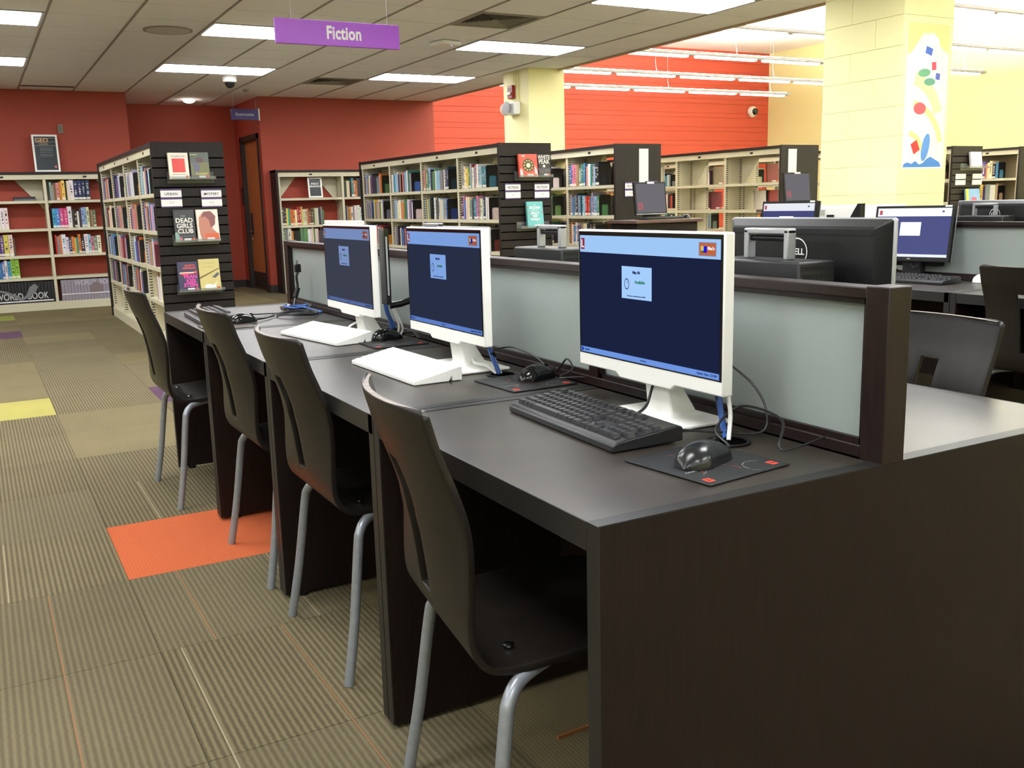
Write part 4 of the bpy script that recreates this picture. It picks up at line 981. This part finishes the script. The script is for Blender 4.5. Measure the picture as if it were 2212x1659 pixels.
def db6(g,W,Hh):
    text('Catherine',.026,C_('straw',176,166,110),g,(W*.45,-.0006,Hh*.87),shear=.2); text('Hell Bent',.026,C_('straw',176,166,110),g,(W*.45,-.0006,Hh*.74),shear=.2); poly(g,'branch_print',[(.0,Hh*.42),(W-.004,Hh*.70),(W-.004,Hh*.67),(.0,Hh*.36)],C_('olive',110,100,52)); poly(g,'leaf_print',[(.10,Hh*.4),(.15,Hh*.56),(.165,Hh*.5),(.13,Hh*.38)],C_('slate',90,92,108)); poly(g,'flower_print',[(.03,.03),(.06,.05),(.11,.04),(.14,.07),(.12,.02),(.05,.012)],WPAPER)
YU = 7.07
def acrylic(label, x0, x1, z, yw, group='clear acrylic display ledges'):
    t = thing('acrylic_ledge', label, 'ledge', (x0,yw,z), 0, group)
    m = MB(); m.box(0,x1-x0,-.10,0,-.004,0); m.box(0,x1-x0,-.10,-.096,0,.022); m.box(0,x1-x0,-.004,0,-.03,.06); m.build('tray', ACRY, t)
YW = 7.28-.001
def YWp(y): return y
E_U = 7.07   # world y of the URBAN end face is 11.03-4*.93-.03 = 7.28
yU = 11.03-4*.93-.03
display_book('cream display book with a red square, upper left of URBAN end panel',.725,.882,1.437,1.646,yU,C_('cream',240,232,214),parts=db1)
display_book('green and gold display book, upper right of URBAN end panel',.895,1.045,1.437,1.649,yU,C_('forest',84,92,76),parts=db2)
display_book('black DEAD GIRLS CLUB display book in the middle of URBAN end panel',.728,.892,.935,1.19,yU,C_('black',44,44,46),parts=db3)
display_book('display book with a painted portrait in the middle of URBAN end panel',.908,1.084,.935,1.189,yU,C_('ivory',236,220,208),parts=db4)
display_book('navy and pink FRAN KISS STEIN display book, low on URBAN end panel',.722,.885,.528,.767,yU,C_('indigo',56,52,84),parts=db5)
display_book('gold toned display book, low right on URBAN end panel',.893,1.062,.528,.783,yU,C_('gold',206,192,124),parts=db6)
for (z_,n) in ((1.435,'upper'),(.932,'middle'),(.525,'lower')): acrylic('clear acrylic ledge holding the %s pair of books, URBAN end panel' % n,.715,1.085,z_,yU)
def label_holder(label, x, z, yw, lines, size=.032, w=.165):
    t = thing('label_holder', label, 'label', (x,yw-.012,z), 0, 'shelf label holders')
    B(0,w,.002,.012,-.075,.075).build('holder', PURPD, t)
    B(.0,w,-.002,.002,.008,.062).build('upper_card', WPAPER, t, bevel=.002); B(.0,w,-.002,.002,-.066,-.010).build('lower_card', WPAPER, t, bevel=.002)
    text(lines[0],size,mat('label_ink',sr(60,54,66),.6),t,(w/2,-.0028,.033),bold=.0002,sx=.95); 
    if lines[1]: text(lines[1],.022,mat('label_ink_pale',sr(170,164,170),.6),t,(w/2,-.0028,-.036))
    return t
label_holder('white URBAN shelf label on slatted end panel',.650,1.286,yU,('URBAN','A-Z'))
label_holder('white MYSTERY shelf label on slatted end panel',.971,1.281,yU,('MYSTERY','A-Z'),size=.031)
yA = 7.15-.03
def dba1(g,W,Hh):
    dk=C_('olivebrown',70,62,40)
    MB().lathe([(.0001,-.0008),(.062,-.0008),(.062,0),(.0001,0)],28,(W*.5,0,Hh*.5),'y').build('dial_print',dk,g); MB().lathe([(.0001,-.0014),(.022,-.0014),(.022,-.0008),(.0001,-.0008)],20,(W*.5,0,Hh*.5),'y').build('dial_hub',C_('butter',240,232,190),g)
    for k in range(10):
        a=2*PI*k/10; MB().lathe([(.0001,-.0014),(.008,-.0014),(.008,-.0008),(.0001,-.0008)],8,(W*.5+.045*math.cos(a),0,Hh*.5+.045*math.sin(a)),'y').build('dial_letter_spot',C_('khaki',214,196,120),g)
    poly(g,'hand_print',[(.01,.0),(.04,.0),(.035,.06),(.02,.08),(.012,.06)],WPAPER); poly(g,'hand_print',[(W-.035,.0),(W-.005,.0),(W-.01,.06),(W-.03,.10)],WPAPER); poly(g,'bird_print',[(.03,Hh*.92),(.07,Hh*.96),(.06,Hh*.91),(.075,Hh*.86)],WPAPER)
def dba2(g,W,Hh):
    k=C_('bone',226,222,212); text('WHITE',.052,k,g,(W*.5,-.0006,Hh*.86),bold=.001,sx=.85); text('PEAK',.058,k,g,(W*.5,-.0006,Hh*.66),bold=.001,sx=.9); text('RONAN',.038,C_('pewter',120,118,120),g,(W*.5,-.0006,Hh*.30)); text('FROST',.038,C_('pewter',120,118,120),g,(W*.5,-.0006,Hh*.18))
    MB().lathe([(.0001,-.0008),(.014,-.0008),(.014,0),(.0001,0)],16,(W*.48,0,Hh*.47),'y').build('paw_print',k,g)
def dba3(g,W,Hh):
    k=WPAPER
    text('THE',.014,k,g,(W*.5,-.0006,Hh*.86)); text('SECOND',.03,k,g,(W*.5,-.0006,Hh*.76),bold=.001); text('LIFE OF',.02,k,g,(W*.5,-.0006,Hh*.66)); text('SALLY',.034,k,g,(W*.5,-.0006,Hh*.55),bold=.001); text('RED',.03,k,g,(W*.5,-.0006,Hh*.43),bold=.001); text('FOREST',.03,k,g,(W*.5,-.0006,Hh*.3),bold=.001)
    for (a,c) in ((.03,.76),(.9,.55),(.12,.55),(.2,.4)): rect(g,'coral_leaf',W*a,W*a+.012,Hh*c,Hh*c+.012,C_('coral',232,84,66))
display_book('red display book with a round dial, FICTION end panel',3.880,4.085,1.418,1.629,yA,C_('scarlet',222,84,66),parts=dba1)
display_book('dark WHITE PEAK display book on FICTION end panel',4.095,4.225,1.418,1.626,yA,C_('black',44,44,46),parts=dba2,th=.024)
display_book('teal display book standing alone on FICTION end panel',3.960,4.140,.940,1.183,yA,C_('aqua',110,190,190),parts=dba3)
acrylic('clear acrylic ledge under the two upper books, FICTION end panel',3.860,4.238,1.414,yA); acrylic('clear acrylic ledge under the teal book, FICTION end panel',3.870,4.238,.934,yA)
label_holder('white FICTION A-F shelf label, left side of slatted end panel',3.752,1.286,yA,('FICTION','A-F'))
label_holder('white FICTION shelf label, right side of slatted end panel',4.074,1.284,yA,('FICTION','F-M'))
label_holder('white FICTION shelf label beside the catalogue computer',5.141,1.278,yA,('FICTION','M-Z'))
t=label_holder('white shelf label half hidden behind the catalogue computer screen',5.395,1.286,yA,('FICTION',''))
def strip(label,x0,x1,z0,z1): tag(B(x0,x1,-.006,0,z0,z1).build('white_strip', WPAPER, None, loc=(0,yA,0)),label,'sign','white strips on shelf ends')
strip('tall white strip above the catalogue computer',5.323,5.439,1.30,1.685); strip('tall white strip on the end of the empty bookcase',7.39,7.515,1.30,1.689)
tag(MB().box(7.325,7.385,-.02,0,1.224,1.378).build('purple_label_holder', PURPD, None, loc=(0,yA,0), bevel=.004),'empty purple label holder on the end of the empty bookcase','label')
display_book('white display book on the blue lit slatted end panel',10.48,10.70,1.462,1.661,yA,C_('chalk',236,236,236)); display_book('yellow and blue display book on the blue lit slatted end panel',10.43,10.70,1.0,1.198,yA,C_('azure',120,160,200),parts=lambda g,W,Hh: (rect(g,'yellow_edge',0,.05,0,Hh,C_('lemon',226,218,70)),poly(g,'splash_print',[(.08,.03),(.22,.02),(.2,.09),(.12,.1)],C_('rose',200,80,110))))
acrylic('white ledge under the chalk white display book',10.36,10.80,1.46,yA); acrylic('white ledge under the yellow and blue display book',10.36,10.80,.996,yA)
for (x,n) in ((10.275,'left'),(10.60,'right')): label_holder('pale shelf label on the %s of the blue lit slatted panel' % n,x,1.318,yA,('',''),w=.18) if False else None
for (x,n) in ((10.275,'left'),(10.60,'right')):
    t = thing('label_holder','blank white shelf label on the %s of the blue lit slatted panel' % n,'label',(x,yA-.012,1.318),0,'shelf label holders')
    B(0,.19,0,.012,.005,.07).build('upper_card', WPAPER, t, bevel=.003); B(0,.19,0,.012,-.07,-.008).build('lower_card', WPAPER, t, bevel=.003)
# a few face-out books on the empty row's far side
for i,(y,z_,c,n) in enumerate(((7.75,1.335,(150,60,56),'red'),(8.7,1.335,(150,130,100),'tan'),(7.7,1.025,(170,50,60),'crimson'),(7.95,1.025,(226,222,214),'white'),(7.75,.715,(120,110,140),'lilac'),(8.75,1.025,(130,40,50),'maroon'))):
    display_book('%s face out book on %s of the empty bookcase' % (n,{1.335:'the top shelf',1.025:'the second shelf',.715:'the third shelf'}[z_]),7.62,7.80,z_,z_+.22,y,mat('faceout_'+n,sr(*c),.4),lean=.05)
# framed stand signs
def sign_stand(label, x0,x1,z0,z1,y, parts, cat='sign'):
    t = thing('sign_stand', label, cat, (x0,y,z0)); W,Hh=x1-x0,z1-z0; fr=.022
    g = bpy.data.objects.new('holder', MB().box(0,W,.004,.008,0,Hh).mesh('holder',WHITE)); COL.objects.link(g); g.parent=t; g.rotation_euler=(-.12,0,0)
    m=MB(); m.box(0,W,0,.004,0,fr); m.box(0,W,0,.004,Hh-fr,Hh); m.box(0,fr,0,.004,fr,Hh-fr); m.box(W-fr,W,0,.004,fr,Hh-fr); m.build('white_border', WHITE, g)
    B(fr,W-fr,.002,.0045,fr,Hh-fr).build('dark_sheet', mat('sign_dark',sr(40,48,54),.3), g); parts(g,W,Hh)
    B(0,W,.0,.12,0,.004).build('foot', ACRY, t)
def ged(g,W,Hh):
    text('GED',.075,C_('peach',222,170,120),g,(W*.38,.0012,Hh*.845),bold=.002); text('classes',.04,C_('straw',176,166,110),g,(W*.45,.0012,Hh*.755))
    for z_ in (.90,.80,.70): B(W*.10,W*.9,.0005,.0018,Hh*z_,Hh*z_+.005).build('pale_rule', C_('pewter2',150,148,150), g)
    for k,z_ in enumerate((.64,.60,.57,.52,.46,.42)): B(W*.28,W*(.80-.03*(k%2)),.0008,.0018,Hh*z_,Hh*z_+.008).build('text_line', C_('steel',98,104,108), g)
    B(W*.78,W*.87,.0005,.0018,Hh*.11,Hh*.165).build('red_logo', C_('salmon',210,110,104), g)
sign_stand('white framed GED notice standing on the reference bookcase',.045,.333,1.70,2.155,12.40,ged)
def adg(g,W,Hh): text('ADULT',.036,WPAPER,g,(W*.5,.0012,Hh*.68),bold=.0008); text('GRAPHICS',.036,WPAPER,g,(W*.5,.0012,Hh*.55),bold=.0008)
sign_stand('white framed ADULT GRAPHICS sign on the top shelf',3.475,3.68,1.316,1.60,12.36,adg)
# wall switch plate, hanging signs
t=thing('wall_sensor','small grey box on the red wall above the notice','wall plate',(.392,12.58,2.23)); B(-.03,.03,-.03,0,-.055,.055).build('cover', mat('sensor_grey',sr(140,134,120),.5), t, bevel=.003); B(-.022,.022,-.033,-.03,-.045,.045).build('face_plate', mat('sensor_face',sr(120,114,100),.5), t)
t = thing('hanging_sign','purple hanging sign reading Fiction below the ceiling','sign',(1.44,5.0,2.178))
B(-.406,.406,0,.03,0,.147).build('sign_board', PURP, t, bevel=.001)
text('Fiction',.108,mat('white_vinyl',(.95,.95,.95),.5),t,(.03,-.001,.074),bold=.0032,sx=.74,extrude=.001,spacing=1.06)
for x in (-.3,.33): MB().tube([(x,.015,.147),(x,.015,H-2.178)],.0012,5).build('suspension_wire', SILVER, t)
t = thing('hanging_sign','small navy hanging sign reading Restrooms by the alcove','sign',(2.655,12.3,2.357))
B(-.19,.19,0,.03,0,.14).build('sign_board', NAVY, t); text('Restrooms',.055,mat('sign_grey_letter',sr(170,165,185),.5),t,(-.01,-.001,.07),bold=.001,extrude=.001); B(.175,.19,-.004,.03,-.005,.15).build('end_clip', WHITE, t)
for x in (-.15,.15): MB().tube([(x,.015,.14),(x,.015,H-2.357)],.0015,5).build('suspension_wire', SILVER, t)
# ------------------------------------------------------------------ ceiling fittings
def grille(label, x, y):
    t = thing('ceiling_vent', label, 'vent', (x,y,H-.001), 0, 'square ceiling vents')
    m=MB(); a,b_=GS/2-.01,GT/2-.006
    for (x0,x1,y0,y1) in ((-a,a,-b_,-b_+.03),(-a,a,b_-.03,b_),(-a,-a+.03,-b_+.03,b_-.03),(a-.03,a,-b_+.03,b_-.03)): m.box(x0,x1,y0,y1,-.006,.02)
    m.build('frame', TEE, t); B(-a+.03,a-.03,-b_+.03,b_-.03,.03,.034).build('dark_plenum', mat('plenum_dark',sr(40,38,34),.9), t)
    for k in range(8):
        r = .255-.03*k
        if r < .03: break
        lv=MB(); q=r-.014
        for sg in (-1,1):
            lv.quad([(-r,sg*r,.0),(r,sg*r,.0),(q,sg*q,.024),(-q,sg*q,.024)]); lv.quad([(sg*r,-r,.0),(sg*r,r,.0),(sg*q,q,.024),(sg*q,-q,.024)])
        lv.build('louvre', TEE, t)
grille('louvred ceiling vent right of the purple sign',GX0+GS*5.5,GY0+GT*-1.5); grille('louvred ceiling vent near the red back wall',GX0+GS*5.5,GY0+GT*5.5)
t = thing('ceiling_speaker','round flush ceiling speaker left of the purple sign','speaker',(.93,7.86,H)); MB().lathe([(.0001,-.012),(.165,-.012),(.19,-.008),(.195,0)],40).build('grille', mat('speaker_grille',sr(200,197,192),.6), t, smooth=True); MB().lathe([(.185,-.010),(.2,-.009),(.203,-.001),(.195,-.001)],40).build('rim', TEE, t, smooth=True)
t = thing('wireless_access_point','white rounded wireless access point with a blue light on the ceiling','access point',(3.41,7.60,H),.25); B(-.11,.11,-.11,.11,-.042,-.002).build('housing', mat('ap_white',sr(240,240,240),.4), t, bevel=.018, bseg=4); MB().lathe([(.0001,-.0435),(.004,-.0435),(.004,-.04),(.0001,-.04)],10,(.03,-.06,0)).build('status_light', emis('blue_led',(.15,.2,1),6), t)
t = thing('dome_camera','white dome camera with dark bubble hanging from the ceiling','camera',(2.09,10.67,H)); MB().lathe([(.075,0),(.08,-.02),(.078,-.06),(.06,-.07)],24).build('mount', WHITE, t, smooth=True); MB().lathe([(.06,-.06),(.058,-.085),(.045,-.115),(.025,-.128),(.0001,-.132)],24).build('dark_bubble', GBLACK, t, smooth=True)
t = thing('recessed_downlight','small round lit downlight in the alcove ceiling','light',(2.12,13.23,H)); MB().lathe([(.085,.002),(.10,-.001),(.10,-.005),(.085,-.006)],28).build('trim_ring', WHITE, t, smooth=True); MB().lathe([(.0001,-.05),(.04,-.045),(.07,-.03),(.085,-.003),(.085,.001)],28).build('lens', emis('downlight_lens',(1,.9,.78),14), t)
t = thing('slot_diffuser','black slot air diffuser in the ceiling by the red wall','vent',(.27,12.17,H)); B(-.29,.29,-.03,.03,-.004,.02).build('slot', mat('plenum_dark',sr(40,38,34),.9), t); B(-.3,.3,.03,.045,-.005,.01).build('lip', TEE, t)
tag(MB().lathe([(.0001,-.02),(.03,-.02),(.04,-.008),(.04,0)],16,(2.58,11.9,H)).build('smoke_detector', TEE, None, smooth=True),'tiny grey sprinkler plate on the ceiling near the back wall','sprinkler')
# ------------------------------------------------------------------ pillar fittings
t = thing('fire_strobe','red fire alarm strobe with white lens on the far yellow pillar','alarm',(5.086,9.30,2.465)); B(-.045,0,-.06,.06,-.075,.075).build('red_body', PRED, t, bevel=.006); B(-.066,-.045,-.035,.035,-.035,.0).build('strobe_lens', WHITE, t, bevel=.006); B(-.047,-.045,-.035,.035,.015,.055).build('horn_grille', mat('alarm_dark_red',sr(96,22,22),.5), t)
t = thing('emergency_light','white twin head emergency light on the far yellow pillar','light',(5.086,9.20,2.27)); B(-.09,0,-.09,.1,-.075,.075).build('housing', WHITE, t, bevel=.02, bseg=3)
MB().lathe([(.0001,-.10),(.055,-.105),(.07,-.13),(.072,-.135)],20,(0,.03,.01),'x').build('near_lamp_head', SILVER, t, smooth=True)
MB().lathe([(.03,.11),(.07,.15),(.075,.165),(.0001,.165)],20,(-.07,0,.0),'y').build('far_lamp_head', WHITE, t, smooth=True)
for yy,z0 in ((9.245,2.54),(9.17,2.345)):
    pass
t = thing('conduit','thin painted conduits running up the far yellow pillar','conduit',(5.07,9.2,2.34))
MB().tube([(0,.045,.2),(0,.045,.36)],.009,8).build('pipe', YEL, t, smooth=True); MB().tube([(0,-.035,.0),(0,-.035,.36)],.009,8).build('pipe', YEL, t, smooth=True)
t = thing('wall_camera','small white dome camera on the bright orange wall','camera',(15.47,16.49,3.1)); MB().lathe([(.12,0),(.125,-.05),(.10,-.09)],24,(0,0,0),'y').build('mount', WHITE, t, smooth=True); MB().lathe([(.08,-.085),(.07,-.13),(.04,-.155),(.0001,-.16)],20,(.02,0,.0),'y').build('dark_bubble', GBLACK, t, smooth=True)
# poster on the near pillar: pale yellow swirls, plain colour shapes
t = thing('poster','tall pale yellow poster with colourful shapes on the near pillar','poster',(5.128,3.7275,1.345))
PW, PH = .443, 1.005
B(0,PW,-.0016,-.0002,0,PH).build('sheet', mat('poster_cream',sr(250,246,226),.55), t)
def pp(n,pts,*c,d=.0022): return MB().prism(pts,'y',-d,-.0016).build(n, mat('poster_'+n,sr(*c),.55), t)
def arc(cx,cz,r0,r1,a0,a1,n=18): return [(min(PW-.003,max(.003,cx+r1*math.cos(a0+(a1-a0)*k/n))),min(PH-.003,max(.003,cz+r1*math.sin(a0+(a1-a0)*k/n)))) for k in range(n+1)]+[(min(PW-.003,max(.003,cx+r0*math.cos(a1+(a0-a1)*k/n))),min(PH-.003,max(.003,cz+r0*math.sin(a1+(a0-a1)*k/n)))) for k in range(n+1)]
pp('gold_wash',[(.003,PH-.003),(PW-.003,PH-.003),(PW-.003,.80),(.36,.84),(.28,.94),(.16,.93),(.05,.80),(.003,.78)],236,214,140)
pp('yellow_sweep',arc(.05,.10,.33,.38,.25,1.45),244,230,150); pp('lemon_sweep',arc(.04,.30,.28,.37,.3,1.4),246,236,164); pp('low_sweep',arc(.03,.06,.17,.21,.3,1.4),244,228,140)
for (n,x,z_,w_,h_,a,c) in (('blue_booklet',.19,.80,.07,.05,-.25,(58,96,190)),('red_booklet',.27,.685,.045,.055,.1,(206,60,84)),('violet_booklet',.31,.625,.045,.045,-.1,(74,90,170)),('scarlet_booklet',.12,.10,.07,.08,.5,(214,44,40))):
    ca2,sa2=math.cos(a),math.sin(a); pp(n,[(x+dx*ca2-dz*sa2,z_+dx*sa2+dz*ca2) for dx,dz in ((0,0),(w_,0),(w_,h_),(0,h_))],*c,d=.0026)
def blob(n,cx,cz,rx,rz_,c,tilt=0): pp(n,[(cx+rx*math.cos(q)*math.cos(tilt)-rz_*math.sin(q)*math.sin(tilt),cz+rx*math.cos(q)*math.sin(tilt)+rz_*math.sin(q)*math.cos(tilt)) for q in [2*PI*k/20 for k in range(20)]],*c,d=.0024)
blob('white_puff',.26,.885,.075,.035,(252,250,246)); blob('green_oval',.19,.665,.065,.028,(96,160,118),.1); blob('jade_oval',.25,.605,.06,.026,(88,152,124),.05); blob('coral_oval',.16,.42,.065,.042,(220,84,92)); blob('blue_column',.24,.15,.04,.10,(84,140,206),-.25)
pp('blue_waves',[(.01,.01),(.42,.012),(.40,.045),(.35,.065),(.30,.085),(.26,.07),(.22,.04),(.18,.03),(.14,.055),(.10,.035),(.06,.045),(.02,.035)],64,126,196)
# ------------------------------------------------------------------ pendant lights in the high space
PD = emis('pendant_tube', (1,.985,.96), PEND_DN); PU = emis('pendant_uplight', (1,.985,.95), PEND_UP)
for n,(y,x0,x1) in enumerate(((14.13,6.1,14.3),(12.28,6.1,15.2),(10.34,6.1,15.2),(8.4,6.1,15.2),(6.46,6.1,15.2),(4.52,6.1,15.2),(2.58,6.1,15.2),(.64,6.1,15.2),(-1.3,6.1,15.2),(-3.24,6.1,15.2))):
    t = thing('pendant_light','long white linear pendant light, %s from the orange wall' % ordn(n+1),'light',(x0,y,3.185),0,'linear pendant lights under the high ceiling')
    Lh = x1-x0
    MB().prism([(-.055,.02),(-.05,.005),(.05,.005),(.055,.02),(.05,.055),(-.05,.055)],'x',0,Lh).build('housing', mat('pendant_grey',sr(150,144,138),.5), t)
    k = Lh-.15
    while k-1.13 > 0: 
        MB().prism([(-.045,.008),(-.04,-.02),(.04,-.02),(.045,.008)],'x',k-1.13,k).build('tube_diffuser', PD, t); k -= 1.3
    B(.1,Lh-.1,-.04,.04,.056,.058).build('uplight_strip', PU, t)
    k = Lh-.5
    while k > 0:
        MB().tube([(k,0,.055),(k-.03,0,.20),(k-.03,0,1.23)],.002,5).build('suspension_wire', SILVER, t); k -= 2.6
# ------------------------------------------------------------------ catalogue computers on stands
def catalogue(label, slabel, x, y, z0, screenon, zlift=0):
    st = thing('lectern_stand', slabel, 'stand', (x,y,0), 0, 'catalogue computer stands')
    B(-.40,.40,-.24,.24,z0-.03,z0).build('top', mat('stand_top',sr(92,68,62),.35,noise=.2,nscale=10), st, bevel=.004)
    B(-.36,.36,-.2,.2,.02,z0-.03).build('cabinet', WOOD, st); B(-.30,.30,-.16,.16,0,.02).build('plinth', BLACK, st)
    t = thing('catalogue_monitor', label, 'monitor', (x-.05,y,z0), 0, 'catalogue computers')
    g = bpy.data.objects.new('display', MB().box(-.185,.185,0,.03,0,.31).mesh('display',BLACK)); COL.objects.link(g); g.parent=t; g.location=(0,-.02,.045+zlift); g.rotation_euler=(-.12,0,0)
    sc=B(-.17,.17,-.0012,-.0004,.02,.295).build('screen', emis('catalogue_screen',sr(112,110,114),SCR), g)
    B(-.155,-.10,-.0018,-.0012,.05,.115).build('red_logo', emis('catalogue_red',sr(172,104,110),SCR), sc); text('L',.05,emis('catalogue_dim',sr(120,98,104),SCR),sc,(-.127,-.002,.082))
    B(-.18,.18,-.002,0,.004,.010).build('silver_lip', SILVER, g); B(-.03,.05,-.003,0,.295,.312).build('top_sticker', WPAPER, g)
    B(-.06,.06,.0,.05,0,.08+zlift).build('stand_column', BLACK, t)
    B(-.11,.11,-.08,.1,0,.01).build('stand_base', BLACK, t)
    k = thing('black_keyboard','black keyboard under the %s' % label.split(' in front')[0].split(' beside')[0],'keyboard',(x-.02,y-.15,z0),0,'black keyboards')
    B(-.21,.21,-.06,.06,0,.02).build('case', DGREY, k, bevel=.003); m=MB()
    for r in range(5):
        for c in range(20): m.box(-.205+c*.0205,-.187+c*.0205,-.055+r*.022,-.037+r*.022,.02,.026)
    tag(m.build('keys', KEYC, k), kind='stuff')
    mouse('black mouse beside the %s' % label.split(' in front')[0].split(' beside')[0],(x+.27,y-.13,z0),.3,GBLACK)
catalogue('grey catalogue screen with red logo in front of the white strip','brown stand carrying the grey catalogue screen, FICTION shelf end',5.07,6.52,.985,True)
catalogue('small grey catalogue screen beside the purple label holder','brown stand carrying the small catalogue screen, empty bookcase end',6.97,6.5,1.04,True,.02)
# white printer by the near pillar
t = thing('white_printer','white printer with vent slots standing before the near yellow pillar','printer',(4.72,3.87,.74)); 
B(-.2,.22,-.36,.36,0,.36).build('body', WHITE, t, bevel=.015, bseg=3)
for k in range(20): B(-.206,-.199,-.02+k*.012,-.014+k*.012,.295,.335).build('vent_slot', mat('vent_grey',sr(190,188,180),.5), t)
MB().prism([(-.23,.20),(-.37,.20),(-.37,.375),(-.345,.375)],'x',-.25,-.205).build('paper_support', BLACK, t); B(-.23,-.20,.0,.18,.22,.245).build('output_tray', BLACK, t); B(-.23,-.2,-.10,-.06,.22,.30).build('control_panel', BLACK, t)
t = thing('printer_table','dark table carrying the white printer','table',(4.72,3.87,0)); B(-.27,.27,-.42,.42,.70,.74).build('top', TOP, t)
for a in (-.22,.22):
    for c in (-.38,.38): B(a-.02,a+.02,c-.02,c+.02,0,.70).build('leg', BLACK, t)
bpy.context.view_layer.update()
